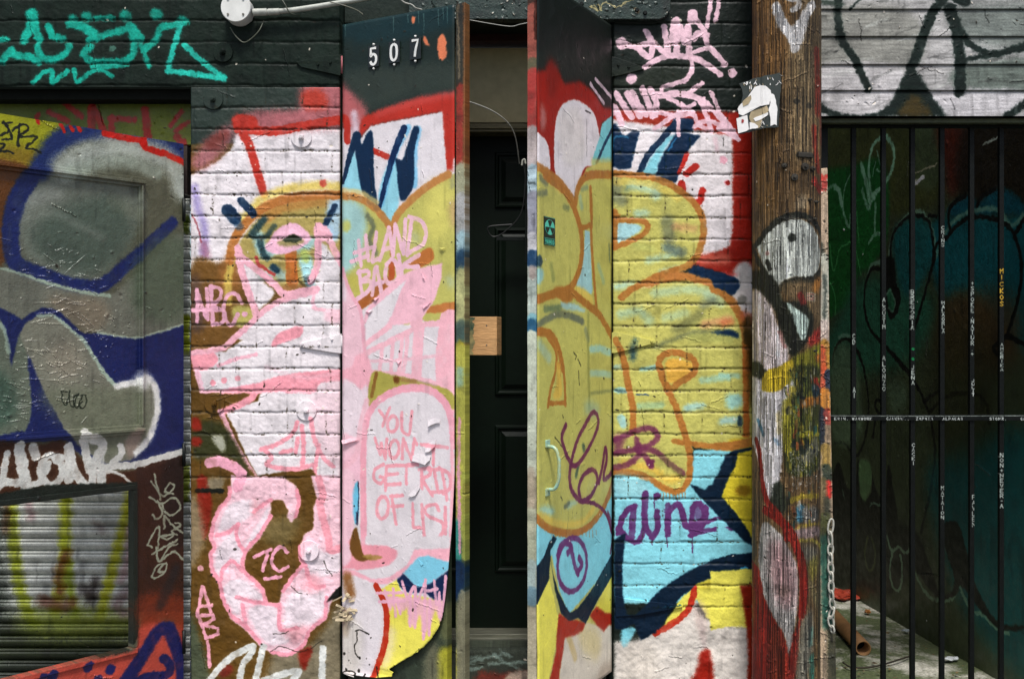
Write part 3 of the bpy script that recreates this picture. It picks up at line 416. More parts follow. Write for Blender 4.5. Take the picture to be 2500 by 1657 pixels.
# right brick pier
ON('PR'); O(1280,0)
PS((22,30,25),[(600,-400),(1900,-400),(1900,1100),(600,1100)],4); P((42,48,36),[(700,540),(1200,500),(1300,700),(1000,700),(700,680)],90,.6)
P((152,38,24),[(640,780),(720,840),(820,890),(1150,950),(1300,960),(1568,900),(1780,860),(1780,1060),(640,1060)],40,1,False)
O(0,0,1)
P(DR,[(1480,270),(1838,275),(1838,668),(1770,668),(1640,640),(1480,600)],6,1,False); P((150,50,30),[(1540,285),(1640,296),(1640,312),(1540,308)],6,.6)
P(WH,[(1490,290),(1536,298),(1600,306),(1700,318),(1789,331),(1789,560),(1782,602),(1755,612),(1692,630),(1600,620),(1480,560)],5,1,False)
L((214,120,100),30,[(1700,634),(1770,632)],20,.6); P((206,200,198),[(1788,672),(1838,655),(1838,860),(1800,860)],8); P((214,70,66),[(1760,664),(1800,668),(1800,672),(1775,676)],8,.8); D((120,118,108),9,1808,733,10,.7)
O(1280,0)
P(NV,[(640,960),(700,945),(750,1030),(775,1040),(830,1000),(885,1005),(850,1130),(815,1290),(740,1300),(640,1260)],8,1,False)
P((130,200,214),[(890,1330),(1010,1345),(1040,1230),(1110,1090),(1200,1030),(1100,1040),(990,1180)],14,1,False); P(NV,[(1170,1000),(1345,1040),(1255,1160),(1200,1290),(1160,1400),(1000,1400),(1030,1250),(1085,1150)],8,1,False)
L(NV,48,[(1140,960),(1040,1080),(940,1200),(885,1320)],8); P(NV,[(1150,905),(1300,910),(1290,1010),(1170,1020),(1090,1000)],8,1,False); L((40,120,170),14,[(1160,1060),(1100,1160)],12,.8); L((60,150,190),16,[(790,1050),(700,1050),(670,1150)],16,.5)
T2=(238,198,210)
D(T2,46,745,335,12); D(T2,40,820,605,12)
ST(T2,46,[[(780,345),(850,355),(1000,325)],[(930,240),(965,300),(980,380),(950,440),(885,385),(845,360)],[(1070,205),(1100,400)],[(1130,330),(1140,200),(1170,165),(1165,420)],[(1200,210),(1225,330),(1255,200),(1262,420)],[(1300,300),(1330,262),(1400,275)]],9,1,True)
ST(T2,80,[[(1288,110),(1285,150)]],9); ST(T2,44,[[(1320,160),(1375,240),(1400,330)],[(1020,360),(1075,400),(1105,330)]],9,1,True)
ST(T2,34,[[(1432,-10),(1400,205)],[(1492,-10),(1465,160)],[(1180,850),(1180,1035)],[(1430,710),(1490,845)],[(1240,725),(1360,640)],[(1420,360),(1540,490)]],8)
ST(T2,44,[[(920,520),(1000,465),(1100,432),(1200,430),(1340,460),(1500,572)]],9,1,True)
ST(T2,36,[[(1270,410),(1285,520),(1240,610),(1150,645),(1060,670),(1045,720)],[(1300,400),(1400,375),(1480,430),(1540,495)],[(1000,850),(1150,888),(1290,880),(1340,960),(1440,1000)],[(1060,735),(1180,790),(1290,862)],[(1340,770),(1400,900),(1432,1012)],[(1000,985),(1150,885),(1300,800)],[(1370,760),(1450,850),(1568,990)],[(1300,970),(1380,932),(1480,950),(1600,1000)],[(1480,860),(1560,960),(1640,1070)]],8,1,True)
ST(T2,50,[[(705,720),(770,820),(825,900)],[(790,720),(885,890)],[(825,715),(870,800),(930,880)],[(905,680),(985,890)],[(640,805),(700,840),(745,950)],[(640,875),(700,860)],[(1060,730),(1200,720),(1340,760),(1410,830)],[(965,690),(1010,780),(1000,880)],[(1000,720),(1060,735)]],9,1,True)
O(1760,0); ST(T2,36,[[(-10,440),(32,495)],[(0,880),(60,960),(130,1065)],[(-20,980),(60,1020),(125,1062)]],8,1,True); D(T2,22,20,495,8); D(T2,36,90,560,8)
O(1280,0)
R3=(178,34,24)
L(R3,52,[(1310,1280),(1245,1330)],9); L(R3,34,[(1245,1180),(1215,1260),(1185,1320)],9); L(R3,56,[(1205,1410),(1215,1470)],10); L(R3,50,[(1365,1460),(1340,1540),(1260,1560)],10); D((236,160,180),30,1525,1225,16,.8); D((210,120,130),22,1552,1400,16,.8)
L((230,190,200),30,[(1460,1060),(1480,1160)],30,.6); L((40,40,36),7,[(1522,1060),(1524,1120)],3,.7); D((150,30,24),20,1560,1400,10)
O(1280,400)
P(MU,[(560,60),(700,60),(900,100),(1050,130),(1180,200),(1290,290),(1370,400),(1390,550),(1345,680),(1290,760),(1240,810),(1150,850),(1300,860),(1450,930),(1568,1010),(1700,1200),(1740,1500),(1760,2250),(1290,2160),(1290,2400),(1220,2520),(1080,2520),(930,2420),(560,2360)],10,1,False)
for q,w,c,a in (([(830,160),(980,190),(1010,240)],70,(168,206,190),.8),([(870,380),(930,380)],50,(164,206,196),.8),([(1080,640),(1160,680),(950,740)],40,(164,206,196),.7),([(700,940),(820,920)],34,(170,214,206),.9),([(1050,830),(1180,800)],30,(170,206,196),.8),([(1000,990),(1280,960),(1500,1000)],60,(170,204,176),.7),([(740,1150),(880,1130),(960,1200)],60,(160,200,180),.7),([(1080,1180),(1230,1140)],60,(170,206,180),.6),([(1400,1020),(1500,1060)],70,(168,198,170),.7),([(850,620),(980,650)],40,(186,196,110),.6),
  ([(700,150),(700,240),(740,280)],90,GS,.8),([(780,200),(800,150)],30,(90,130,130),.7),([(1095,440),(1110,560)],90,(104,110,84),.85),([(1100,640),(1200,680)],70,(80,96,90),.85),([(1090,240),(1080,350)],60,(150,150,90),.6),([(1160,480),(1300,500)],50,(214,150,110),.7),([(1340,1150),(1230,1230),(1160,1260)],70,(110,112,70),.8),([(1370,1080),(1450,1050)],50,GS,.8),([(1380,1230),(1568,1190)],50,(216,150,110),.8),([(1010,1400),(1150,1340),(1300,1290),(1568,1290)],26,(84,92,70),.85),
  ([(830,1410),(830,1480)],44,(30,70,90),.9),([(850,1350),(840,1370)],30,(30,70,90),.8),([(1290,1330),(1568,1340)],60,(150,160,90),.5)): L(c,w*1.1,q,58,a*.85)
ST(OG,52,[[(600,75),(700,75),(860,90),(1000,112),(1150,180),(1280,280),(1360,400),(1372,540),(1332,680),(1280,755),(1200,800),(1050,850),(930,905),(800,975),(745,1025)]],13,1,True)
ST((178,114,54),66,[[(950,915),(1100,870),(1250,865),(1400,900),(1500,960),(1600,1060)]],18,1,True); ST((236,208,150),10,[[(900,955),(960,940)]],6,.6)
L((222,196,90),50,[(700,140),(860,140),(1000,170),(1180,270)],30,.6)
P((164,208,214),[(715,460),(820,455),(870,470),(900,495),(820,560),(715,600)],9); ST(OG,44,[[(692,370),(695,500),(690,640)],[(650,430),(790,432),(900,440),(945,470),(930,520),(840,580),(690,640)],[(660,355),(715,400)]],10,1,True)
O(1760,400); ST(OG,56,[[(-60,960),(40,1010),(120,1110),(170,1230),(190,1400),(195,1600)]],16,1,True); P(NV,[(-60,830),(40,845),(120,880),(145,930),(90,1005),(20,970),(-60,930)],9); P((206,200,198),[(150,800),(250,790),(250,940),(150,930)],24,.8); P((216,206,204),[(110,1010),(250,960),(250,1160),(180,1130)],24,.8); D((110,108,100),36,160,1045,26,.8); P((186,90,60),[(140,1130),(250,1150),(250,1250),(190,1250)],20,.7)
P((206,80,50),[(0,1195),(90,1190),(100,1230),(0,1250)],30,.5); P(NV,[(-80,1290),(60,1270),(135,1290),(135,1335),(20,1310)],12,1,False); P((60,42,12),[(170,1290),(240,1300),(245,1568),(190,1568),(180,1420)],16,.95)
O(1280,400); P(NV,[(1250,830),(1300,770),(1400,800),(1490,830),(1568,860),(1600,960),(1480,905),(1340,860)],10,1,False)
O(1760,800); ST((176,100,40),50,[[(190,150),(195,500),(195,820)]],16,1,True); P((60,46,14),[(170,-40),(245,-40),(245,560),(215,560),(200,200)],20,.8); P((150,206,206),[(40,520),(150,510),(160,590),(60,620)],30,.85); P((160,206,210),[(0,690),(120,680),(130,720),(0,740)],20,.8); L(NV,36,[(145,690),(145,740)],20,.8); L((150,206,200),40,[(0,360),(130,370)],26,.6)
P((200,170,40),[(60,860),(245,850),(245,960),(150,960)],20,.9)
O(1280,800)
L((160,206,206),60,[(740,690),(760,740)],24,.9); P((160,206,206),[(1220,600),(1330,570),(1400,600),(1250,640)],20,.8); L((150,206,206),40,[(700,480),(780,480)],20,.8); L((150,206,210),34,[(900,320),(1000,300)],20,.8); L((30,60,110),12,[(860,510),(950,515)],8,.8); L((150,206,200),50,[(1360,400),(1560,380)],34,.6); L((160,206,210),40,[(700,300),(760,300)],24,.6); L((150,200,170),50,[(880,600),(1050,590)],34,.6); L((60,90,90),16,[(700,480),(780,495)],10,.8)
P((224,172,70),[(1090,250),(1180,235),(1280,270),(1280,340),(1180,410),(1110,420),(1080,340)],12); ST(OG,50,[[(1055,350),(1030,280),(1060,210),(1170,190),(1290,240),(1312,310),(1270,370),(1200,410),(1130,465),(1080,430),(1050,350)],[(1080,440),(1150,580),(1200,720),(1240,850),(1268,980),(1270,1100),(1235,1220),(1150,1255),(1060,1220),(960,1155),(830,1108),(690,1100)],[(700,90),(760,240),(795,440),(830,600),(830,800)]],11,1,True)
L((222,180,70),60,[(1180,1150),(1080,1160),(980,1080),(760,1040)],60,.7); ST(OG,44,[[(1150,868),(1300,890),(1450,905),(1620,915)]],12,1,True); O(1760,800); ST(OG,66,[[(-40,912),(100,900),(240,870)]],14,1,True)
O(1280,800); P(CB,[(690,1125),(830,1135),(960,1180),(1060,1250),(1150,1285),(1230,1255),(1292,1150),(1295,935),(1450,935),(1800,960),(1800,2100),(1300,2100),(690,2100)],6,1,False); P((168,220,226),[(700,1140),(860,1140),(950,1200),(940,1300),(700,1280)],60,.7)
for x in range(1040,1240,24): L(OG,8,[(x,1262),(x+1,1290+rng.integers(0,30))],4,.85)
ST(PU,44,[[(690,860),(800,810),(900,775),(980,775),(1020,840),(940,905),(850,915),(930,990),(970,1060)],[(700,960),(860,930),(1000,945),(1100,1030),(1215,1110)],[(690,1070),(800,1040),(880,960),(860,850)]],20,.85,True); P(PU,[(690,830),(760,820),(760,900),(700,980),(690,980)],26,.8); L((120,130,60),50,[(1060,1000),(1190,1110)],20,.4); P(PU,[(930,1010),(1000,1010),(965,1075)],9)
O(1280,1157)
PVs=[([(850,245),(790,275),(745,350),(722,450)],44),([(838,250),(822,480)],52),([(722,420),(800,500),(870,515),(915,430),(925,360)],44),([(925,150),(922,300),(925,400)],50),([(1015,285),(1020,400),(985,480),(950,440),(935,400)],44),([(1100,240),(1098,460)],48),([(1100,300),(1150,240),(1190,240),(1220,330),(1240,400),(1290,400)],46),([(1385,300),(1340,225),(1300,240),(1285,300),(1290,380),(1350,370),(1390,300)],44),([(1385,260),(1380,360),(1330,420),(1280,430)],50),([(1390,370),(1480,340),(1568,320)],30),([(1270,470),(1400,430),(1620,410)],36),([(1290,380),(1300,450)],60)]
for q,w in PVs: L(PV,w,q,10)
D(PV,28,1015,170,9)
for x,y,h in ((978,490,50),(1092,460,96),(840,500,40),(1285,470,130),(1262,400,36),(995,180,80)): L(PV,(14,7),[(x,y),(x+3,y+h)],4,.9)
P(PV,[(1300,240),(1370,230),(1380,330),(1310,350)],14,.7)
P(YE,[(1800,700),(1568,740),(1400,790),(1300,850),(1250,900),(1180,980),(1100,1100),(1070,1160),(1200,1120),(1250,1040),(1320,960),(1400,1100),(1568,1170),(1800,1190)],9,1,False); P((196,178,50),[(1320,820),(1568,790),(1568,850),(1340,880)],24,.7); P((206,190,120),[(1450,1060),(1568,1060),(1568,1160),(1400,1120)],40,.6)
CR=(216,208,198); P(CR,[(690,1280),(850,1270),(1000,1200),(1150,1140),(1250,1040),(1310,960),(1330,1060),(1400,1110),(1568,1165),(1800,1180),(1800,2400),(690,2400)],20,1,False); P((120,200,214),[(750,1180),(850,1180),(830,1240),(780,1310),(750,1300)],12)
P((196,170,160),[(1330,960),(1400,1060),(1380,1300),(1300,1100)],30,.5); L((180,164,160),40,[(1350,1120),(1380,1330)],34,.6)
P(DR,[(1345,1370),(1425,1370),(1440,1700),(1240,1700),(1280,1568),(1330,1470)],22); P((200,190,176),[(750,1300),(1000,1350),(1000,1700),(750,1700)],90,.5)
L((186,46,26),46,[(1300,870),(1285,960),(1250,1040),(1180,1110),(1090,1170),(1000,1220)],10)
P(NN,[(1800,600),(1568,612),(1450,655),(1290,720),(1150,810),(1060,870),(960,960),(850,1075),(760,1062),(758,1180),(845,1140),(860,1200),(892,1272),(1000,1215),(1060,1150),(1100,1080),(1180,960),(1320,840),(1568,745),(1800,720)],9,1,False)
P(NN,[(690,500),(775,450),(752,700),(755,930),(785,1085),(760,1190),(690,1180)],9,1,False); L((10,60,80),8,[(1060,1015),(1200,1000)],4,.8)
O(1280,800)
P(NN,[(1590,940),(1540,980),(1490,1100),(1440,1190),(1380,1240),(1262,1190),(1330,1280),(1420,1370),(1500,1450),(1568,1520),(1700,1640),(1800,1700),(1800,900)],9,1,False)
O(1760,800); P((210,190,48),[(245,930),(130,960),(110,1060),(40,1190),(5,1290),(60,1350),(130,1440),(180,1500),(245,1620),(300,1620),(300,930)],8,1,False); P((120,80,14),[(110,1240),(200,1200),(230,1260),(160,1290)],24,.7)
O(1760,1157); P(CB,[(-30,330),(60,430),(120,510),(170,606),(-30,612)],8,1,False); P(NN,[(-80,650),(60,640),(245,670),(245,720),(100,730),(-80,750)],14,1,False); L((50,150,200),18,[(160,718),(200,715)],8)
P(YE,[(-80,745),(60,735),(200,722),(245,735),(250,850),(150,850),(170,1000),(186,1140),(100,1160),(-80,1190)],9,1,False)
P((146,34,12),[(148,850),(260,840),(260,1900),(180,1900),(212,1400),(196,1150),(170,1000)],14,1,False)
# clapboard wall above the gate
ON('CS'); O(2000,0)
P((156,154,152),[(-100,-400),(2600,-400),(2600,1000),(-100,1000)],4)
P((120,120,112),[(0,80),(700,80),(760,480),(0,490)],60,.8); P((92,100,94),[(1050,60),(2000,40),(2000,360),(1200,330)],80,.8); P((88,98,90),[(1120,490),(2000,440),(2000,690),(1100,690)],40,.9); P((186,182,182),[(20,500),(600,500),(640,680),(430,870),(200,880),(20,780)],30,.8); P((188,184,186),[(860,700),(1568,700),(1460,860),(1000,880)],30,.8)
for i in range(46):
    x=rng.uniform(-50,1500); y=rng.uniform(-300,860); ln=rng.uniform(60,300); dr=rng.choice([.3,.42,.1,.0]); L(rng.choice([60,90,180,40])*np.array([1,1.02,.98]),rng.uniform(6,22),[(x,y),(x+ln,y-ln*dr)],16,rng.uniform(.2,.5))
SK=(12,24,20)
for q,w in (([(165,-200),(150,60),(165,270),(240,400),(300,500),(380,680)],60),([(1000,-60),(900,60),(830,200),(760,400),(710,520)],76),([(1000,60),(1060,260),(1085,480),(1080,700)],84),([(1030,60),(1100,250),(1190,360),(1330,405),(1500,370),(1620,320)],50),([(1100,480),(1200,440),(1400,410),(1620,360)],40),([(-20,800),(100,870),(260,905),(420,890)],50),([(1600,780),(1440,890)],60),([(940,-100),(1120,0)],100),([(330,-20),(250,60)],14)): L(SK,w,q,22)
P(SK,[(720,500),(790,600),(850,700),(900,780),(980,890),(420,890),(560,770),(620,640),(680,540)],18,1,False); P((54,44,16),[(735,715),(800,780),(855,880),(600,880),(660,790)],26)
L((30,44,36),40,[(-20,10),(170,30)],30,.8)
# steel lintel plate
ON('SP'); O(1280,0); L((150,140,96),12,[(495,70),(560,110),(590,60),(640,45),(700,75),(780,40),(850,0)],5); ST((140,130,86),10,[[(510,70),(545,100)],[(530,65),(560,115)],[(555,60),(590,110)]],4); L((104,68,26),24,[(845,90),(860,110)],16,.8)
# ---------------------------------------------------------------- pole, alley wall, riser
ON('PO'); O(1760,0)
P((124,84,36),[(200,-400),(430,-400),(430,560),(200,560)],60,.8); P((132,112,78),[(470,450),(640,400),(640,1200),(480,1200)],70,.7); P((92,74,44),[(560,-400),(780,-400),(780,460),(600,460)],70,.6); P((120,84,36),[(240,980),(380,980),(380,1568),(240,1568)],60,.7)
SW=(206,202,198)
L(SW,74,[(362,120),(395,230),(440,310),(490,400),(494,440)],16); L(SW,74,[(640,110),(590,180),(540,260),(505,400)],16); P(SW,[(360,260),(470,280),(600,200),(560,380),(500,460),(440,340)],16); ST(SW,44,[[(430,-30),(430,50),(470,80),(520,85),(525,130),(480,160)],[(500,-40),(470,20)]],12,.9,True)
L((134,28,12),80,[(680,450),(690,700),(690,900)],24,.75); L((134,28,12),100,[(720,680),(740,1100)],40,.6); L((138,26,12),60,[(655,1020),(670,1180),(700,1330)],20,.8); L((164,30,20),60,[(660,1410),(720,1480),(740,1340)],16,.8); D((196,44,36),24,655,1430,8)
for x,y in ((420,1310),(490,1400),(570,1320),(635,1330),(610,865),(510,840)): D((34,32,24),26,x,y,10,.85)
L((40,38,30),44,[(520,1232),(630,1232)],6,.9)
for i in range(70):
    x=rng.uniform(250,750); y=rng.uniform(0,1560); L((40,26,12),rng.uniform(3,9),[(x,y),(x+rng.uniform(-6,6),y+rng.uniform(60,320))],4,rng.uniform(.3,.8))
O(1760,400)
for x,y in ((610,310),(670,320),(605,465),(655,450)): D((34,34,28),16,x,y,8,.8)
P((206,190,160),[(530,280),(590,290),(580,380),(500,380)],40,.5)
CC=(188,192,180); P(CC,[(255,650),(290,560),(370,485),(500,450),(620,490),(695,580),(725,710),(695,820),(640,880),(520,880),(430,905),(370,950),(310,850)],8)
L((34,36,26),50,[(245,640),(300,540),(390,455),(500,425),(620,445),(720,540),(770,660),(740,780),(660,890),(520,905),(430,930),(375,965),(310,870),(262,760),(245,660)],14); D((36,40,32),34,475,590,14); L((34,36,28),36,[(310,760),(325,820)],10); L((150,100,70),20,[(700,590),(710,650)],14,.7); D((150,60,60),16,310,700,16,.6)
P((30,32,18),[(240,820),(330,860),(380,960),(420,1060),(560,1060),(650,1180),(640,1290),(560,1400),(470,1470),(400,1300),(350,1120),(245,950)],14); P((120,96,60),[(400,930),(620,920),(740,1000),(740,1240),(640,1150),(560,1060),(440,1030)],30,.9); P((180,200,186),[(432,1072),(500,1110),(600,1190),(592,1280),(565,1345),(520,1300),(480,1180)],7)
P((206,120,30),[(680,880),(730,900),(700,990),(640,980)],26,.6); PS((178,160,132),[(585,995),(677,1000),(672,1065),(583,1060)],3); ST((150,60,50),8,[[(592,1010),(660,1012)],[(592,1030),(664,1034)],[(592,1048),(655,1050)]],3,.8); L((160,30,26),60,[(540,1020),(560,1060)],20,.8)
P((208,192,190),[(230,955),(260,970),(330,1080),(375,1240),(400,1300),(440,1400),(470,1700),(230,1900)],12,1,False); L((150,80,70),30,[(390,1290),(420,1400)],20,.6)
P((170,36,24),[(600,1380),(640,1300),(740,1250),(740,1360),(680,1400)],20,.95); P((134,130,24),[(470,1490),(560,1440),(700,1370),(840,1360),(840,1700),(460,1700)],20,.95)
O(1760,800)
P((200,194,194),[(230,370),(310,440),(390,480),(480,380),(500,440),(430,560),(400,1000),(388,1150),(310,1350),(265,1050),(230,800)],10,1,False); P((40,44,26),[(243,250),(310,330),(320,400),(243,370)],16); P((198,168,22),[(300,330),(390,290),(470,240),(485,350),(440,420),(380,470),(280,470)],10); L((30,90,120),34,[(258,700),(285,800)],20,.8); L((80,120,150),30,[(350,830),(380,860)],24,.6); L((198,170,60),30,[(380,640),(385,780)],30,.5)
P((58,64,18),[(450,320),(560,280),(700,300),(740,400),(740,900),(700,1050),(560,1100),(430,1050),(420,700),(480,440)],24)
for i in range(260):
    x=rng.uniform(430,740); y=rng.uniform(280,1000); L(((150,140,30),(24,34,14),(176,150,40),(20,30,20),(120,120,30))[rng.integers(0,5)],rng.uniform(3,14),[(x,y),(x+rng.uniform(-5,5),y+rng.uniform(14,90))],9,rng.uniform(.4,.9))
L((160,150,28),64,[(440,560),(430,720),(445,900)],26,.85); L((186,104,26),70,[(560,560),(680,540),(770,560),(780,620)],30,.8); L((186,90,30),70,[(700,230),(780,250),(800,320)],40,.8); L((160,150,30),40,[(540,800),(620,785),(700,800)],14,.9)
L((178,44,26),50,[(770,270),(740,400),(760,500),(680,400)],20,.9); P((16,46,60),[(640,430),(700,440),(710,500),(650,520)],12); P((10,20,34),[(710,630),(770,620),(800,700),(805,850),(780,960),(730,950),(715,800)],12); P((10,22,44),[(790,330),(835,350),(838,480),(800,450)],12)
for i in range(520):
    x=rng.uniform(460,720); y=rng.uniform(880,1180)+ (x-600)*-.2; L(((176,168,158),(110,108,98),(60,70,60),(206,202,194))[rng.integers(0,4)],rng.uniform(2,8),[(x,y),(x+rng.uniform(-6,6),y+rng.uniform(-4,14))],4,rng.uniform(.3,.8))
P((128,124,112),[(540,960),(640,830),(690,830),(700,930),(600,1010)],20,.6); P((24,32,26),[(560,870),(620,830),(600,900),(540,950)],16,.9)
L((160,138,30),40,[(450,1290),(560,1250),(700,1260)],16,.85); P((40,90,110),[(510,1330),(560,1310),(560,1430),(510,1440)],14); P((120,120,116),[(570,1330),(690,1350),(690,1440),(570,1440)],24,.8); P((28,36,24),[(345,1180),(400,1150),(440,1300),(410,1390),(330,1360)],20,.95); P((38,42,22),[(730,1050),(840,1050),(850,1120),(760,1180)],20,.9); P((180,30,20),[(800,1180),(850,1180),(850,1260),(810,1290)],12,.95); L((190,170,60),30,[(790,980),(800,1080)],14,.6)
for i in range(120):
    x=rng.uniform(440,745); y=rng.uniform(300,1568); r_=rng.uniform(4,26); L(((168,150,34),(20,30,18),(170,164,152),(30,86,84),(150,70,30),(14,20,30))[rng.integers(0,6)],r_*1.2,[(x,y),(x+rng.uniform(-10,10),y+rng.uniform(5,60))],14,rng.uniform(.35,.85))
RC=(136,24,10)
L(RC,50,[(252,850),(268,980),(280,1150),(310,1300),(380,1390),(430,1500),(440,1568)],10); O(1760,1157)
L((150,128,40),26,[(480,380),(600,345),(710,350)],12,.9); L((160,144,40),30,[(515,465),(620,455),(700,500),(740,560)],14,.9); P((150,126,130),[(480,380),(690,365),(700,440),(510,440)],24,.8); P((126,124,110),[(510,500),(680,510),(690,600),(600,640)],40,.8); P((140,134,40),[(600,620),(700,600),(680,740),(620,760)],34,.7); P((120,110,70),[(590,760),(640,760),(700,900),(700,980),(640,900)],34,.7)
P((158,152,146),[(285,350),(380,400),(430,480),(500,620),(520,800),(505,1000),(455,1310),(420,1180),(350,1040),(290,900),(262,640)],10); P((170,110,112),[(330,480),(420,500),(500,700),(500,900),(400,960),(330,760)],70,.6); P((90,70,60),[(370,800),(450,800),(460,860),(380,870)],30,.6)
P(RC,[(225,640),(262,700),(290,900),(340,1030),(395,1120),(430,1220),(455,1320),(480,1160),(530,1040),(560,900),(540,760),(590,700),(590,860),(560,1040),(535,1110),(515,1300),(490,1500),(485,2000),(225,2000)],10,1,False)
L(RC,70,[(300,250),(390,310),(460,400),(530,560),(560,720),(565,860),(545,1000)],10); P((90,40,14),[(330,1080),(420,1250),(420,1600),(330,1600)],40,.6)
P((132,132,118),[(560,1040),(640,1000),(640,1250),(560,1600),(500,1600),(520,1250)],40,.8); L((44,120,100),60,[(640,1330),(640,1640)],40,.85); L((60,130,120),40,[(630,1130),(620,1230)],40,.6); L((14,74,58),50,[(800,500),(800,760),(800,1000),(810,1130)],40,.85); L((20,110,100),40,[(825,1080),(830,1120)],20,.7); L((120,116,40),30,[(720,1020),(740,1160)],30,.6); P((30,36,20),[(700,600),(800,700),(800,1400),(700,1400)],70,.6); P((56,52,24),[(830,1200),(900,1200),(900,1600),(830,1600)],40,.7)
ON('PB'); O(1760,400)   # narrow board along the pole
L((168,146,122),90,[(780,0),(780,600)],20); L((160,36,26),34,[(765,90),(790,140),(770,200)],14,.9); L((170,40,30),20,[(805,90),(805,200)],8,.9)
P((30,34,24),[(740,560),(780,620),(800,720),(760,800),(740,820)],20,.9); L((176,176,160),60,[(790,720),(800,900),(790,1250)],20,.9); L((40,50,44),24,[(790,850),(800,960),(790,1180)],24,.8); L((150,110,90),30,[(755,900),(750,1100)],20,.7)
L((200,180,170),80,[(790,1230),(790,1330)],40,.8); L((170,120,30),90,[(790,1390),(790,1568)],30)
O(1760,800); L((176,60,30),60,[(770,160),(780,330),(770,480)],30,.85); L((14,26,46),50,[(820,340),(825,470)],10); L((176,110,30),90,[(790,500),(790,620)],30,.9); L((14,22,34),70,[(765,640),(760,900)],10); L((120,100,76),60,[(820,760),(825,900)],20,.8); L((150,40,30),50,[(810,640),(820,720)],24,.8); L((130,104,44),70,[(800,920),(810,1060)],24,.9); L((30,40,26),80,[(810,1080),(820,1150)],24); L((172,34,24),50,[(825,1190),(825,1280)],16); L((90,76,44),70,[(780,1180),(780,1568)],30,.8); L((30,34,20),50,[(810,1310),(820,1480)],26,.8)
O(1760,1157); L((60,64,24),90,[(790,340),(800,520)],40,.9); L((16,72,58),80,[(800,500),(820,1150)],34,.9); L((38,40,22),90,[(860,1200),(860,2400)],40,.9)
ON('CH')
# alley side wall seen through the bars (its own flat canvas)
ON('AW')
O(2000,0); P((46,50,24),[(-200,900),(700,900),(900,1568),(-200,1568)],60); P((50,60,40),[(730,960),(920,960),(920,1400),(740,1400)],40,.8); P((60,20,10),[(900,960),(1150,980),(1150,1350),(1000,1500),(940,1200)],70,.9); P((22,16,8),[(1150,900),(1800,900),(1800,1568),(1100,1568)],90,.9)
O(2000,400); P((14,64,24),[(-200,200),(240,20),(500,0),(520,560),(400,780),(300,860),(200,1100),(-200,1200)],34); P((28,66,50),[(80,1300),(300,900),(620,900),(900,1100),(700,1500),(300,1600),(-200,1600)],120); P((14,62,62),[(560,560),(700,420),(840,450),(880,700),(800,900),(640,1000)],60); P((10,62,66),[(860,460),(1100,400),(1400,400),(1700,500),(1700,1500),(1200,1000),(960,1020),(860,800)],60); P((8,52,60),[(1000,400),(1020,300),(1140,240),(1220,300),(1300,220),(1420,190),(1550,280),(1700,400),(1400,380)],20); P((56,40,22),[(960,1050),(1500,1000),(1500,1500),(960,1568)],120,.8)
LT=(96,128,108); LT2=(100,136,112)
O(2000,0); ST(LT2,30,[[(480,1040),(410,1120),(380,1280),(395,1460),(420,1520)],[(500,1030),(560,1110),(572,1220),(540,1340),(480,1430),(400,1500)]],14,.9,True); ST(LT2,44,[[(320,1260),(360,1400),(390,1568)],[(120,1430),(150,1460),(175,1568)]],14,.9,True); ST(LT,12,[[(245,1320),(200,1430),(180,1560)],[(440,1150),(470,1300),(440,1300)],[(410,1350),(430,1240)]],6,.8,True)
L((130,140,130),12,[(1250,1110),(1370,1050)],5,.8); L((150,140,120),10,[(720,1330),(900,1260)],5,.7); L((190,186,176),26,[(735,1400),(800,1360)],8)
O(2000,400); ST(LT,26,[[(60,200),(120,165),(160,260),(200,420),(232,480),(238,390)],[(330,200),(375,340),(410,270),(470,180)],[(430,300),(425,520)],[(380,600),(430,540),(490,530)]],12,.8,True); ST((60,120,70),12,[[(80,610),(110,820),(160,650),(240,600)],[(80,900),(120,1000),(125,1160)],[(285,370),(305,600)],[(280,650),(320,850)]],6,.8,True)
ST((84,112,96),26,[[(530,760),(550,600),(620,450),(740,360),(830,420),(880,570),(890,680)],[(890,720),(980,500),(1100,390),(1200,355),(1370,350),(1470,470),(1568,390)],[(370,870),(400,780),(470,750)],[(150,1330),(200,1310),(260,1340)]],16,.75,True)
BK=(8,8,5)
ST(BK,26,[[(540,800),(560,560),(650,430),(760,392),(840,450),(872,600),(870,750),(820,950),(720,1290)],[(480,810),(400,810),(350,950),(350,1130),(400,1280),(500,1390),(700,1600)],[(880,760),(900,620),(980,560),(1080,450),(1200,405),(1400,440),(1500,560),(1550,800),(1520,1050),(1440,1310)],[(1000,500),(990,400),(1020,310),(1120,245)],[(1210,320),(1250,250),(1350,190)],[(1440,1320),(1340,1400),(1360,1450)],[(1450,1320),(1568,1380)],[(1500,540),(1568,420)],[(840,400),(900,400)],[(100,1560),(120,1420),(190,1340),(260,1380),(320,1500)]],8,1,True)
P(BK,[(480,760),(570,720),(590,900),(622,1020),(600,1140),(550,1190),(520,1120),(480,1000)],8); P((30,76,52),[(520,980),(550,960),(580,1050),(570,1130),(535,1110)],8); ST((84,112,96),14,[[(515,1000),(545,970),(580,1060),(565,1130),(530,1100)]],6,.7,True)
O(2000,800); ST(BK,24,[[(300,180),(345,330),(378,600),(350,850),(290,975),(240,940),(190,880),(120,880)],[(500,140),(640,300),(740,430),(820,600),(870,780),(885,1000),(850,1250),(780,1568)],[(800,560),(920,480)],[(850,640),(950,540),(1080,500),(1200,510),(1280,580),(1300,720)],[(470,560),(440,550),(430,620),(480,670)],[(430,700),(410,840)],[(90,640),(130,570)]],8,1,True)
P((70,86,66),[(100,200),(200,110),(280,220),(320,500),(330,800),(250,900),(110,850),(90,500)],60,.8); P((66,84,66),[(520,420),(660,430),(660,600),(560,640)],60,.6)
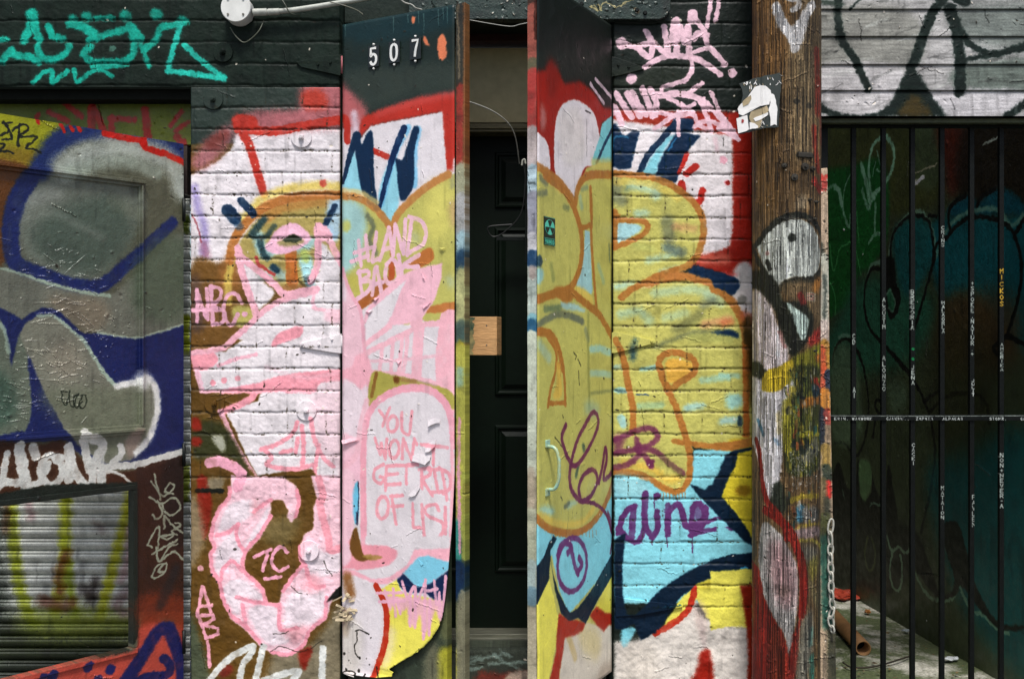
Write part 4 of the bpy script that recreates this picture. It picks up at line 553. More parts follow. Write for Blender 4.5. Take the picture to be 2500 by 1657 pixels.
P(BK,[(90,1200),(140,1030),(170,1080),(215,1220),(270,1200),(300,1000),(330,1300),(400,1250),(400,1100),(440,1250),(500,1280),(530,1050),(560,1200),(570,1568),(80,1568)],8); ST((70,90,76),14,[[(180,1240),(220,1400),(260,1480),(350,1460),(400,1340)],[(400,1340),(480,1360)],[(300,1420),(310,1470)]],7,.8,True); P((60,80,52),[(310,1020),(390,1040),(400,1200),(350,1330),(310,1250)],16)
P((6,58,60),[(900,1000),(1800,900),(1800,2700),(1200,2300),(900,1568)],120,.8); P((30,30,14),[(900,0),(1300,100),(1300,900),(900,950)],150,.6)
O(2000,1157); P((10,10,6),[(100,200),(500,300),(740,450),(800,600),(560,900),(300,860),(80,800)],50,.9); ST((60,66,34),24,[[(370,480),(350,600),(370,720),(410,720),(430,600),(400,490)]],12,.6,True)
ST((86,108,88),22,[[(520,470),(550,580),(610,560),(660,600),(700,570)],[(560,600),(540,740),(570,870),(620,870),(635,700),(620,620)],[(740,760),(790,870),(860,950),(930,960),(1000,960),(1055,880),(1060,700),(1030,520),(1000,430),(985,440),(1010,600),(1050,760),(1100,920),(1160,1040)],[(1200,1060),(1260,1080),(1370,1190),(1450,1220)]],10,.75,True)
P(BK,[(740,450),(850,700),(920,900),(1010,900),(1030,780),(960,560),(960,380),(1060,380),(1120,560),(1180,800),(1300,1050),(1420,1150),(1568,1160),(1568,1190),(1380,1180),(1200,1000),(1090,860),(1050,920),(980,950),(900,940),(800,820),(740,700)],8,.9)
# paint on the riser board in the doorway
ON('RB'); O(820,1157); ST((130,150,140),24,[[(1010,1450),(1150,1400),(1260,1380)],[(1200,1380),(1300,1440),(1420,1500)],[(1180,1450),(1460,1440)],[(980,1410),(1100,1400)],[(1260,1350),(1340,1400)],[(1020,1490),(1120,1480)]],24,.8,True); P((120,34,16),[(1060,1568),(1120,1510),(1300,1520),(1500,1510),(1500,1700),(1040,1700)],30,.9); P((190,170,150),[(1290,1568),(1360,1510),(1480,1520),(1480,1700),(1260,1700)],16,.9); L((90,100,86),30,[(960,1340),(1460,1350)],40,.5)
# ---------------------------------------------------------------- helpers
def srgb(c):
    return tuple(((v/255+.055)/1.055)**2.4 if v > 10 else v/255/12.92 for v in c)
def w2(x, y, d=D0):                                                    # chart point -> X, Z on a plane at distance d
    return (x-CX)*d/F, CAMZ-(y-CY)*d/F
def pt(x, y, Y=0.0):
    X, Z = w2(x, y, D0+Y); return Vector((X, Y, Z))
def newmat(name):
    m = bpy.data.materials.new(name); m.use_nodes = True; return m, m.node_tree, m.node_tree.nodes['Principled BSDF']
def flat(name, col, rough=.6, metal=0, bump=.3, scale=40, var=.25, stretch=(1, 1, 1), col2=None):
    m, t, b = newmat(name); N = t.nodes; Lk = t.links
    tc = N.new('ShaderNodeTexCoord'); mp = N.new('ShaderNodeMapping'); mp.inputs['Scale'].default_value = stretch
    nz = N.new('ShaderNodeTexNoise'); nz.inputs['Scale'].default_value = scale; nz.inputs['Detail'].default_value = 8
    nz2 = N.new('ShaderNodeTexNoise'); nz2.inputs['Scale'].default_value = scale*.16; nz2.inputs['Detail'].default_value = 6
    Lk.new(tc.outputs['Object'], mp.inputs[0]); Lk.new(mp.outputs[0], nz.inputs[0]); Lk.new(mp.outputs[0], nz2.inputs[0])
    mx = N.new('ShaderNodeMix'); mx.data_type = 'RGBA'; c = srgb(col)
    mx.inputs[6].default_value = (*[v*(1-var) for v in c], 1); mx.inputs[7].default_value = (*(srgb(col2) if col2 else [min(1, v*(1+var)) for v in c]), 1)
    ad = N.new('ShaderNodeMath'); ad.operation = 'ADD'; Lk.new(nz.outputs[0], ad.inputs[0]); Lk.new(nz2.outputs[0], ad.inputs[1])
    mr = N.new('ShaderNodeMapRange'); mr.inputs[1].default_value = .75; mr.inputs[2].default_value = 1.25; Lk.new(ad.outputs[0], mr.inputs[0])
    Lk.new(mr.outputs[0], mx.inputs[0]); Lk.new(mx.outputs[2], b.inputs['Base Color'])
    b.inputs['Roughness'].default_value = rough; b.inputs['Metallic'].default_value = metal
    bp = N.new('ShaderNodeBump'); bp.inputs['Strength'].default_value = bump; bp.inputs['Distance'].default_value = .004
    Lk.new(nz.outputs[0], bp.inputs['Height']); Lk.new(bp.outputs[0], b.inputs['Normal'])
    return m
def img(name, arr, data=False):
    h, w = arr.shape[:2]; im = bpy.data.images.new(name, w, h)
    if data: im.colorspace_settings.name = 'Non-Color'
    px = np.ones((h, w, 4), np.float32)
    px[..., :3] = arr[::-1] if arr.ndim == 3 else arr[::-1, :, None]
    im.pixels.foreach_set(px.ravel()); im.update(); return im
def warp(a, dx, dy):
    h, w = a.shape[:2]; yy, xx = np.mgrid[0:h, 0:w]
    return a[np.clip((yy+dy).round().astype(int), 0, h-1), np.clip((xx+dx).round().astype(int), 0, w-1)]
def finish(cv, amp=2.2, mott=.10, grime=.10, chips=0, chipcol=None, seed=1, chiprel=1.0, edge=True, fleck=.5):
    h, w = cv.h, cv.w
    dx = (tile(N12, seed*31, 7, w, h, 1.4, 1.4)-.5)*2*amp + (tile(N4, seed*5, 3, w, h, 1, 1)-.5)*amp*1.2
    dy = (tile(N12, seed*17+300, 97, w, h, 1.4, 1.4)-.5)*2*amp + (tile(N4, seed*3+90, 3, w, h, 1, 1)-.5)*amp*1.2
    im = warp(cv.img, dx, dy)
    fb = tile(FB, seed*101, seed*37, w, h, .8, .8)-.5
    fine = tile(N4, seed*11, seed*13, w, h, 1.6, 1.6)-.5; gr = tile(GR, seed*7, 0, w, h)-.5
    im = im*(1+fb[..., None]*mott*2.2+fine[..., None]*mott*.8+gr[..., None]*mott*.9)
    st = tile(N12, seed*71, 5, w, h, 1.5, .18); st2 = np.clip(st-.62, 0, 1)*2.2*np.clip(tile(N40, 40+seed, 9, w, h)-.35, 0, 1)*2
    im = im*(1-st2[..., None]*grime*2)
    d2 = np.clip(tile(N40, seed*91, 500, w, h, 1.3, 1.3)-.6, 0, 1)*2.5
    im = im*(1-d2[..., None]*grime)
    # relief: paint skin, orange peel, old drips
    hg = cv.hgt + (tile(N12, 3, 3, w, h, 1.2, 1.2)-.5)*.35 + (tile(N4, 5, 5, w, h, 1.5, 1.5)-.5)*.22 + gr*.03
    r = np.random.default_rng(seed+40)
    # little blisters, nicks and nail heads
    for i in range(int(chips)):
        x = int(r.uniform(4, max(w-14, 6))); y = int(r.uniform(4, max(h-14, 6))); s_ = r.uniform(1.2, 3.4)
        a_, b_ = s_*r.uniform(.7, 2.2), s_*r.uniform(.6, 1.3); R = int(max(a_, b_)*2)+2
        x0, x1, y0, y1 = max(0, x-R), min(w, x+R), max(0, y-R), min(h, y+R)
        gx = np.arange(x0, x1)[None]-x; gy = np.arange(y0, y1)[:, None]-y; t = r.uniform(0, 3.14); cx, sx = math.cos(t), math.sin(t)
        g = np.exp(-((gx*cx+gy*sx)/a_)**2-((gy*cx-gx*sx)/b_)**2)
        hg[y0:y1, x0:x1] += g*r.uniform(.6, 1.8)*(1 if r.random() < .7 else -1)*chiprel
        if r.random() < fleck*.5:
            cc = np.array((40, 36, 28) if r.random() < .6 else (226, 214, 196)); g2 = (g > .55)[..., None]*.8
            im[y0:y1, x0:x1] = im[y0:y1, x0:x1]*(1-g2)+cc*g2
    # cracked, lifted paint: short ragged walks with a raised upper lip
    for i in range(int(chips*.12)):
        x = r.uniform(3, max(w-60, 6)); y = r.uniform(3, max(h-40, 6)); n = int(r.uniform(5, 22)); a0 = r.choice([0, .3, 1.4, -.4])
        for k in range(n*3):
            x += math.cos(a0)*1.1+r.normal(0, .5); y += math.sin(a0)*1.1+r.normal(0, .6)
            xi, yi = int(x), int(y)
            if 3 < xi < w-6 and 5 < yi < h-8:
                hg[yi-4:yi+1, xi:xi+2] += np.linspace(.1, 1.5, 5)[:, None]*.8*chiprel
                im[yi+1:yi+2, xi:xi+1] *= .6
    cv.out = np.clip(im/255, 0.004, 1); cv.hout = np.clip(.5+hg*.12, 0, 1)
def tune(m, spec=None):
    b = m.node_tree.nodes['Principled BSDF']
    if spec is not None: b.inputs['Specular IOR Level'].default_value = spec
    return m
def pmat(cv, rough=.55, bump=.8, dist=.004, metal=0.0, spec=.5, coat=0):
    m, t, b = newmat('painted '+cv.title); N = t.nodes; Lk = t.links
    uv = N.new('ShaderNodeUVMap'); uv.uv_map = 'UVMap'
    a = N.new('ShaderNodeTexImage'); a.image = img(cv.name+' paint', cv.out); a.interpolation = 'Linear'; a.extension = 'EXTEND'
    g = N.new('ShaderNodeTexImage'); g.image = img(cv.name+' relief', cv.hout, True); g.extension = 'EXTEND'
    Lk.new(uv.outputs[0], a.inputs[0]); Lk.new(uv.outputs[0], g.inputs[0]); Lk.new(a.outputs[0], b.inputs['Base Color'])
    bp = N.new('ShaderNodeBump'); bp.inputs['Strength'].default_value = bump; bp.inputs['Distance'].default_value = dist*6
    Lk.new(g.outputs[0], bp.inputs['Height']); Lk.new(bp.outputs[0], b.inputs['Normal'])
    tc = N.new('ShaderNodeTexCoord'); nz = N.new('ShaderNodeTexNoise'); nz.inputs['Scale'].default_value = 22; nz.inputs['Detail'].default_value = 6
    Lk.new(tc.outputs['Object'], nz.inputs[0]); mr = N.new('ShaderNodeMapRange'); mr.inputs[1].default_value = .3; mr.inputs[2].default_value = .7
    mr.inputs[3].default_value = rough-.12; mr.inputs[4].default_value = rough+.14; Lk.new(nz.outputs[0], mr.inputs[0]); Lk.new(mr.outputs[0], b.inputs['Roughness'])
    b.inputs['Metallic'].default_value = metal; b.inputs['Specular IOR Level'].default_value = spec
    return m
def link(name, verts, faces, mats, parent=None, uvs=None, smooth=False, midx=None):
    me = bpy.data.meshes.new(name); me.from_pydata([tuple(v) for v in verts], [], [tuple(int(i) for i in f) for f in faces])
    for m in (mats if isinstance(mats, (list, tuple)) else [mats]): me.materials.append(m)
    if uvs is not None:
        u = me.uv_layers.new(name='UVMap'); li = np.zeros(len(me.loops), np.int32); me.loops.foreach_get('vertex_index', li)
        u.data.foreach_set('uv', np.asarray(uvs, np.float32)[li].ravel())
    if midx is not None: me.polygons.foreach_set('material_index', np.asarray(midx, np.int32))
    if smooth: me.polygons.foreach_set('use_smooth', [True]*len(me.polygons))
    me.update(); o = bpy.data.objects.new(name, me); COL.objects.link(o)
    if parent: o.parent = parent
    return o
def link_bm(name, bm, mats, parent=None, smooth=False, uvf=None, bevel=0):
    bmesh.ops.recalc_face_normals(bm, faces=bm.faces)
    if uvf:
        ul = bm.loops.layers.uv.new('UVMap')
        for f in bm.faces:
            for l in f.loops: l[ul].uv = uvf(l.vert.co)
    me = bpy.data.meshes.new(name); bm.to_mesh(me); bm.free()
    for m in (mats if isinstance(mats, (list, tuple)) else [mats]): me.materials.append(m)
    if smooth: me.polygons.foreach_set('use_smooth', [True]*len(me.polygons))
    o = bpy.data.objects.new(name, me); COL.objects.link(o)
    if parent: o.parent = parent
    if bevel:
        b = o.modifiers.new('bevel', 'BEVEL'); b.width = bevel; b.segments = 2; b.limit_method = 'ANGLE'
    return o
def bx(bm, c, s, rot=None):
    r = bmesh.ops.create_cube(bm, size=1); M = Matrix.Translation(c) @ (rot.to_4x4() if rot else Matrix()) @ Matrix.Diagonal((*s, 1))
    bmesh.ops.transform(bm, matrix=M, verts=r['verts']); return r['verts']
def cyl(bm, a, b, r, r2=None, seg=20, caps=True):
    a, b = Vector(a), Vector(b); v = b-a
    q = bmesh.ops.create_cone(bm, cap_ends=caps, segments=seg, radius1=r, radius2=r if r2 is None else r2, depth=v.length)
    bmesh.ops.transform(bm, matrix=Matrix.Translation((a+b)/2) @ v.to_track_quat('Z', 'Y').to_matrix().to_4x4(), verts=q['verts']); return q['verts']
def prism(bm, pts, y0, y1):                                            # polygon of (X, Z) between depths y0 (front) and y1
    n = len(pts); f = [bm.verts.new((x, y0, z)) for x, z in pts]; k = [bm.verts.new((x, y1, z)) for x, z in pts]
    bm.faces.new(f); bm.faces.new(k[::-1])
    for i in range(n): bm.faces.new((f[i], k[i], k[(i+1) % n], f[(i+1) % n]))
def tube(name, pts, r, mat, parent=None, seg=8):
    cu = bpy.data.curves.new(name, 'CURVE'); cu.dimensions = '3D'; cu.bevel_depth = r; cu.bevel_resolution = 3; cu.use_fill_caps = True
    P_ = cr(pts, 8) if len(pts) > 2 else np.array(pts); sp = cu.splines.new('POLY'); sp.points.add(len(P_)-1)
    for i, p in enumerate(P_): sp.points[i].co = (*p, 1)
    o = bpy.data.objects.new(name, cu); dg = bpy.context.evaluated_depsgraph_get(); COL.objects.link(o); dg.update()
    me = bpy.data.meshes.new_from_object(o.evaluated_get(bpy.context.evaluated_depsgraph_get())); COL.objects.unlink(o); bpy.data.objects.remove(o)
    me.materials.clear(); me.materials.append(mat); me.name = name; me.polygons.foreach_set('use_smooth', [True]*len(me.polygons))
    o = bpy.data.objects.new(name, me); COL.objects.link(o)
    if parent: o.parent = parent
    return o
def empty(name, label, cat, loc=(0, 0, 0), group=None):
    o = bpy.data.objects.new(name, None); COL.objects.link(o); o['label'] = label; o['category'] = cat; o.empty_display_size = .1
    if group: o['group'] = group
    return o
def tag(o, label, cat, group=None):
    o['label'] = label; o['category'] = cat
    if group: o['group'] = group
    return o
def struct(o): o['kind'] = 'structure'; return o
def mk(name, title, x0, y0, x1, y1, base, fn=None, k=1.0):
    c = Canvas(name, x0, y0, x1, y1, fn, base, k); c.title = title; run(c); return c
def uvN(cv, Y=0.0):                                                    # uv of a world point on a fronto-parallel plane at depth Y
    sc = F/(D0+Y)
    return lambda co: ((co[0]*sc+CX-cv.x0)/cv.w, 1-(((CAMZ-co[2])*sc+CY)-cv.y0)/cv.h)

# ---------------------------------------------------------------- shared materials
M_dark = flat('dark green black paint', (30, 40, 34), .5, 0, .4, 60)
M_black = flat('black painted steel', (22, 26, 24), .45, .2, .3, 90)
M_screw = flat('dull screw metal', (120, 116, 106), .45, .7, .2, 120)
M_void = flat('timber and shade black', (16, 18, 14), .8)  # plain black, also the painted shade of the strip and the tube hollow

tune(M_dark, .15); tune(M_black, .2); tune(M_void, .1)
# ---------------------------------------------------------------- ground
m_gr = flat('worn asphalt', (96, 96, 92), .9, 0, .8, 60, .3)
bm = bmesh.new(); r_ = bmesh.ops.create_grid(bm, x_segments=8, y_segments=8, size=30); ground = struct(link_bm('ground', bm, m_gr))

# ---------------------------------------------------------------- brick wall
def brick_h(X, Y, side):
    """height in metres (positive = towards the street) for chart points"""
    ix = (X*1.0).astype(int) % NT; iy = (Y*1.0).astype(int) % NT
    n12 = N12[iy, ix]-.5; n40 = N40[iy, ix]-.5; n4 = N4[iy, ix]-.5
    off, pitch = (50.0, 53.1) if side == 'L' else (57.0, 52.75)
    yy = Y + n40*3.4 + n12*1.6
    k = np.floor((yy-off)/pitch); fy = (yy-off) - k*pitch
    ki = k.astype(int)
    hsh = np.modf(np.abs(np.sin(ki*12.9898+4.1)*43758.5453))[0]
    ox = np.where(ki % 2 == 0, 0, 80)+hsh*46
    xx = X + n40*4 + n12*2.5 + ox
    bl = np.where(ki % 5 == 3, 92.0, 163.0)
    j = np.floor(xx/bl); fx = xx-j*bl
    dv = np.minimum(fx, bl-fx); dh = np.minimum(fy, pitch-fy)
    h2 = np.modf(np.abs(np.sin(ki*78.233+j*37.719)*9375.545))[0]; h3 = np.modf(np.abs(np.sin(ki*17.23+j*91.7)*1375.5))[0]
    def ss(v, a, b):
        t = np.clip((v-a)/(b-a), 0, 1); return t*t*(3-2*t)
    jw = 2.2+n12*2.6
    f = ss(dh, jw-1.8, jw+2.2)*(.50+.50*ss(dv, 1.0, 4.0))
    b = (h2-.5)*.0022 + (fy/pitch-.5)*(h3-.5)*.003
    h = -.0040*(1-f) + b*f + n12*.0015 + n4*.0012 + n40*.0012
    wl = 1214 if side == 'L' else 1500
    worn = ss(Y+n40*90+ (X*.05 if side == 'L' else 0), wl-20, wl+40)
    rough = n40*.007+n12*.0030+n4*.0015+np.clip(N120[iy, ix]-.5, -1, 1)*.008 - .001
    return h*(1-worn*.93)+rough*worn, f*(1-worn*.95)+worn*.95
def brick_part(name, cv, mat, xs, ys, side, Y0=0.0, depth=.32, parent=None):
    nx, ny = len(xs), len(ys); X, Yc = np.meshgrid(xs, ys); h, f = brick_h(X, Yc, side)
    h[:, 0] -= .004; h[:, -1] -= .004
    sc = (D0+Y0)/F; V = np.stack([(X-CX)*sc, Y0-h, CAMZ-(Yc-CY)*sc], -1).reshape(-1, 3)
    U = np.stack([(X-cv.x0)/cv.w, 1-(Yc-cv.y0)/cv.h], -1).reshape(-1, 2)
    idx = np.arange(nx*ny).reshape(ny, nx)
    Fc = np.stack([idx[:-1, :-1], idx[1:, :-1], idx[1:, 1:], idx[:-1, 1:]], -1).reshape(-1, 4)
    vs = [V]; us = [U]; fs = [Fc]; n = nx*ny
    ring = np.concatenate([idx[0, :], idx[1:, -1], idx[-1, -2::-1], idx[-2:0:-1, 0]])
    B = V[ring].copy(); B[:, 1] = Y0+depth; Bu = U[ring].copy(); vs.append(B); us.append(Bu)
    m = len(ring); a = np.arange(m); b_ = (a+1) % m
    fs.append(np.stack([ring[a], ring[b_], n+b_, n+a], -1))
    mi = np.zeros(len(Fc)+m, np.int32); mi[len(Fc):] = 1
    return link(name, np.vstack(vs), np.vstack(fs), [mat, M_dark], parent, np.vstack(us), True, mi)
def paint_bricks(cv, side):                                            # mortar lines and brick to brick tone belong to the wall itself
    X, Y = np.meshgrid(np.arange(cv.w)+cv.x0+.5, np.arange(cv.h)+cv.y0+.5); h, f = brick_h(X, Y, side)
    pin = np.clip((tile(N4, 9, 77, cv.w, cv.h, 1.2, 1.2)-.5)*3, 0, 1)*(f < .6); sk_ = (pin*(tile(N12, 33, 8, cv.w, cv.h, 1, 1) > .45)*.75)[..., None]; under = np.array([.20, .16, .09]); cv.out = cv.out*(1-sk_)+np.minimum(under, cv.out)*sk_; cv.out = np.clip(cv.out*(1-.14*(1-np.clip(f, 0, 1)))[..., None], .004, 1)

cPL = mk('PL', 'left brick wall', 465, 214, 835, 1700, BR); cLW = mk('LW', 'dark upper wall', -400, -300, 840, 216, (26, 36, 30)); cPR = mk('PR', 'right brick wall', 1488, -60, 1842, 1700, (22, 30, 25))
ON('LW'); finish(cPL, 1.5, .08, .10, 260, seed=2, chiprel=.6); finish(cLW, 2, .2, .2, 200, seed=3, chiprel=.6); finish(cPR, 1.5, .08, .10, 260, seed=4, chiprel=.6)
for c_, s_ in ((cPL, 'L'), (cLW, 'L'), (cPR, 'R')): paint_bricks(c_, s_)
mPL = pmat(cPL, .48, .5, spec=.22); mLW = pmat(cLW, .5, .5, spec=.08); mPR = pmat(cPR, .48, .5, spec=.16)
wall = empty('brick_wall', 'graffiti covered painted brick wall with two piers round the doorway', 'brick wall')
g = lambda a, b, s: np.arange(a, b+s*.5, s, dtype=float)
brick_part('pier', cPL, mPL, g(465, 829, 2.5), np.concatenate([g(214, 1680, 2.5), [1760, 1870]]), 'L', 0, .42, wall)
brick_part('pier', cPR, mPR, g(1497, 1838, 2.5), np.concatenate([[-300, -150], g(-40, 1680, 2.5), [1760, 1870]]), 'R', 0, .42, wall)
brick_part('upper_wall', cLW, mLW, g(-400, 829, 3), np.concatenate([[-300, -150], g(-42, 214, 2.5)]), 'L', 0, .42, wall)
bm = bmesh.new(); a, b = w2(833.5, -300), w2(1490.5, 40); bx(bm, ((a[0]+b[0])/2, .25, (a[1]+b[1])/2), (b[0]-a[0], .36, a[1]-b[1])); link_bm('door_lintel', bm, M_dark, wall)
# anchor plates with their bolts
def anchor(x, y, r, cv, mat, nut=7):
    bm = bmesh.new(); c = pt(x, y, 0); R = r*D0/F
    cyl(bm, c+Vector((0, .01, 0)), c+Vector((0, -.0065, 0)), R, R*.965, 40)
    o = link_bm('anchor_plate', bm, mat, wall, False, uvN(cv), .0012)
    bm = bmesh.new(); s_ = nut*D0/F; cyl(bm, c+Vector((0, -.006, 0)), c+Vector((0, -.016, 0)), s_*1.1, s_, 6); cyl(bm, c+Vector((.001, -.015, 0)), c+Vector((.001, -.024, -.001)), s_*.6, s_*.5, 12)
    link_bm('bolt', bm, mat, o, False, uvN(cv), .0006)
for x, y, r in ((736.5, 336, 26), (749, 673, 22), (524.5, 984, 26), (748.7, 1001.5, 25.5), (754, 1343, 26), (521, 244, 25)): anchor(x, y, r, cPL, mPL)
anchor(545, 129, 25, cLW, mLW)

# ---------------------------------------------------------------- folding door leaves
class Plane:
    """vertical plane through hinge (X0, Y0) running to (X1, Y1); pxm canvas pixels per metre"""
    def __init__(s, X0, Y0, X1, Y1, ztop, pxm=740):
        s.o = np.array([X0, Y0]); v = np.array([X1-X0, Y1-Y0]); s.W = float(np.hypot(*v)); s.u = v/s.W; s.zt = ztop; s.pxm = pxm
        n = np.array([s.u[1], -s.u[0]]); s.n = n if n[1] < 0 else -n         # towards the street
    def fn(s, p):
        k = (p[:, 0]-CX)/F                                                 # X = k * (Y + D0)
        t = (k*(s.o[1]+D0)-s.o[0])/(s.u[0]-k*s.u[1]); d = s.o[1]+t*s.u[1]+D0
        z = CAMZ-(p[:, 1]-CY)*d/F
        return np.stack([t*s.pxm, (s.zt-z)*s.pxm], 1)
    def P(s, t, z, off=0.0): q = s.o+s.u*t+s.n*off; return Vector((q[0], q[1], z))
    def tz(s, x, y): a = s.fn(np.array([[x, y]], float))[0]; return a[0]/s.pxm, s.zt-a[1]/s.pxm
    def uv(s, cv): return lambda co: ((((co[0]-s.o[0])*s.u[0]+(co[1]-s.o[1])*s.u[1])*s.pxm-cv.x0)/cv.w, 1-((s.zt-co[2])*s.pxm-cv.y0)/cv.h)
    def box(s, bm, t0, t1, z0, z1, o0, o1):
        v = [bm.verts.new(s.P(t, z, o)) for o in (o0, o1) for t, z in ((t0, z0), (t1, z0), (t1, z1), (t0, z1))]
        for q in ((0, 1, 2, 3), (7, 6, 5, 4), (0, 4, 5, 1), (1, 5, 6, 2), (2, 6, 7, 3), (3, 7, 4, 0)): bm.faces.new([v[i] for i in q])
ZT, ZB = 2.585, .354
pL = Plane(-.5815, -.03, -.183, -.241, ZT); pR = Plane(.3405, -.03, .0735, -.493, ZT)
WL = pL.W
cLL = mk('LL', 'plywood sheet', -4, -10, int(WL*740)+8, int((ZT-ZB)*740)+10, WH, pL.fn, 1.06)
cLB = mk('LB', 'door frame timber', -4, -10, int(WL*740)+40, int((ZT-ZB)*740)+10, (60, 62, 48), pL.fn, 1.06)
cLR = mk('LR', 'right plywood sheet', -4, -10, int(pR.W*740)+8, int((ZT-ZB)*740)+10, MU, pR.fn, 1.3)
cRE = mk('RE', 'door edge', 1280, -200, 1316, 1900, (120, 116, 96))
finish(cLL, 1.1, .05, .06, 260, seed=5, chiprel=.6); finish(cLB, 2, .16, .2, 150, seed=6); finish(cLR, 1.2, .06, .07, 260, seed=7, chiprel=.6); finish(cRE, 1.5, .12, .2, 20, seed=8, chiprel=.5)
mLL = pmat(cLL, .42, .38, spec=.24); mLB = pmat(cLB, .55, .7, spec=.3); mLR = pmat(cLR, .42, .38, spec=.22); mRE = pmat(cRE, .6, .5, spec=.25)
leafL = empty('hinged_door_leaf', 'open narrow door leaf with the number 507 and a pink speech bubble', 'door', group='open doorway leaves')
# torn plywood skin
tear = [(915, -3000), (915, 0), (905, 250), (897, 420), (885, 565), (872, 740), (850, 960), (832, 1080), (800, 1170), (742, 1255), (690, 1310), (640, 1345), (600, 1378), (520, 1420), (440, 1472), (425, 1492), (462, 1500), (450, 1535), (330, 1545), (250, 1562), (160, 1535), (60, 1510)]
tz = [pL.tz(820+x/3.136, 1157+y/3.136) for x, y in tear]
tt = np.array([a for a, _ in tz]); tzv = np.array([b for _, b in tz]); tzv[0] = ZT
zs = np.concatenate([np.linspace(ZT, .75, 160), np.linspace(.745, min(tzv)+.004, 110)])
rowb = [float(np.interp(-z, -np.sort(tzv)[::-1], tt[np.argsort(-tzv)]))+(random.Random(int(z*1e4)).uniform(-.0016, .0016) if z < .62 else 0) for z in zs]
V = []; NCL = 40
for z, b_ in zip(zs, rowb):
    for j in range(NCL+1):
        t = b_*j/NCL; wv = (N120[int(z*300) % NT, int(t*600) % NT]-.5)*.006+(N40[int(z*500) % NT, int(t*700) % NT]-.5)*.0015
        lift = .013*max(0, (1.05-z)/.7)**2*(j/NCL)**2 if z < 1.05 else 0
        V.append(pL.P(t, z, .0035+wv+.003+lift))
n_ = NCL+1; Fs = [(r*n_+c, (r+1)*n_+c, (r+1)*n_+c+1, r*n_+c+1) for r in range(len(zs)-1) for c in range(NCL)]
uvf = pL.uv(cLL); sk = link('plywood_sheet', V, Fs, mLL, leafL, [uvf(v) for v in V], True)
so = sk.modifiers.new('thickness', 'SOLIDIFY'); so.thickness = .0035; so.offset = 0
sk['label'] = 'white and pink painted sheet torn away at its lower corner'
fr = bmesh.new(); pL.box(fr, 0.002, WL-.033, ZB, ZT-.004, -.030, -.002); link_bm('backing_board', fr, mLB, leafL, False, pL.uv(cLB))
fr = bmesh.new(); tF = pL.tz(1112, 800)[0]; tE = tF+.036; pL.box(fr, tF+.001, tE, ZB-.002, ZT+.003, -.031, .001)
o = link_bm('stile', fr, mLB, leafL, False, pL.uv(cLB), .002)
# splintered plywood at the lower hinge side
random.seed(5); spm = flat('splintered plywood', (176, 160, 130), .8, 0, .6, 60, .5, (1, 1, 6))
bm = bmesh.new()
for i in range(20):
    t, z = pL.tz(820+random.uniform(30, 150)/3.136, 1157+random.uniform(900, 1110)/3.136); a0 = random.uniform(-.9, .9)
    R3 = Matrix.Rotation(a0, 3, 'Y') @ Matrix.Rotation(random.uniform(-.5, .5), 3, 'Z') @ Matrix.Rotation(random.uniform(-.6, .2), 3, 'X')
    bx(bm, pL.P(t, z, .012+random.uniform(0, .01)), (random.uniform(.012, .045), .0015, random.uniform(.003, .010)), R3)
link_bm('splinter', bm, spm, leafL)
def flake(pl, cv, mat, parent, q, ox, oy, lift, top=True):
    pts = []; rn = random.Random(int(q[0][0]*7+q[0][1]))
    for i, (x, y) in enumerate(q):
        x2, y2 = q[(i+1) % len(q)]; n = max(1, int(math.hypot(x2-x, y2-y)/18))
        for k in range(n): f = k/n; pts.append((x+(x2-x)*f+rn.uniform(-3, 3), y+(y2-y)*f+rn.uniform(-3, 3)))
    ys = [p[1] for p in pts]; y0, y1 = min(ys), max(ys); bm = bmesh.new(); vs = []
    for x, y in pts:
        t, z = pl.tz(ox+x/3.136, oy+y/3.136); k = (y-y0)/(y1-y0); k = k if top else 1-k; vs.append(bm.verts.new(pl.P(t, z, .0082+.004+lift*k*k)))
    bm.faces.new(vs); bmesh.ops.triangulate(bm, faces=bm.faces[:])
    for f in bm.faces: pass
    bmesh.ops.recalc_face_normals(bm, faces=bm.faces); o = link_bm('paint_flake', bm, mat, parent, False, pl.uv(cv)); so = o.modifiers.new('thickness', 'SOLIDIFY'); so.thickness = .0009; so.offset = 0
for q, ox, oy, lf in (([(722, 700), (770, 690), (812, 696), (814, 724), (775, 728), (730, 752)], 820, 800, .010), ([(700, 900), (775, 850), (778, 905), (735, 945), (706, 948)], 820, 800, .010), ([(590, 985), (640, 960), (745, 970), (738, 1010), (704, 1042), (660, 1028), (600, 1012)], 820, 800, .012), ([(628, 1215), (665, 1190), (660, 1220), (628, 1280), (600, 1290), (575, 1275)], 820, 800, .008), ([(60, 860), (130, 840), (200, 845), (150, 868), (78, 885)], 820, 800, .012),
    ([(285, 1030), (345, 1020), (325, 1050)], 820, 400, .006), ([(240, 1120), (300, 1120), (275, 1140)], 820, 400, .006), ([(680, 1090), (745, 1055), (720, 1085), (690, 1110)], 820, 400, .006), ([(805, 645), (858, 645), (830, 656)], 820, 400, .006), ([(600, 1320), (660, 1310), (645, 1350), (600, 1352)], 820, 1157, .007), ([(640, 640), (690, 680), (670, 692)], 820, 1157, .004), ([(670, 825), (705, 880), (680, 872)], 820, 400, .005), ([(480, 1505), (520, 1505), (495, 1530)], 820, 400, .005)): flake(pL, cLL, mLL, leafL, q, ox, oy, lf*.6)
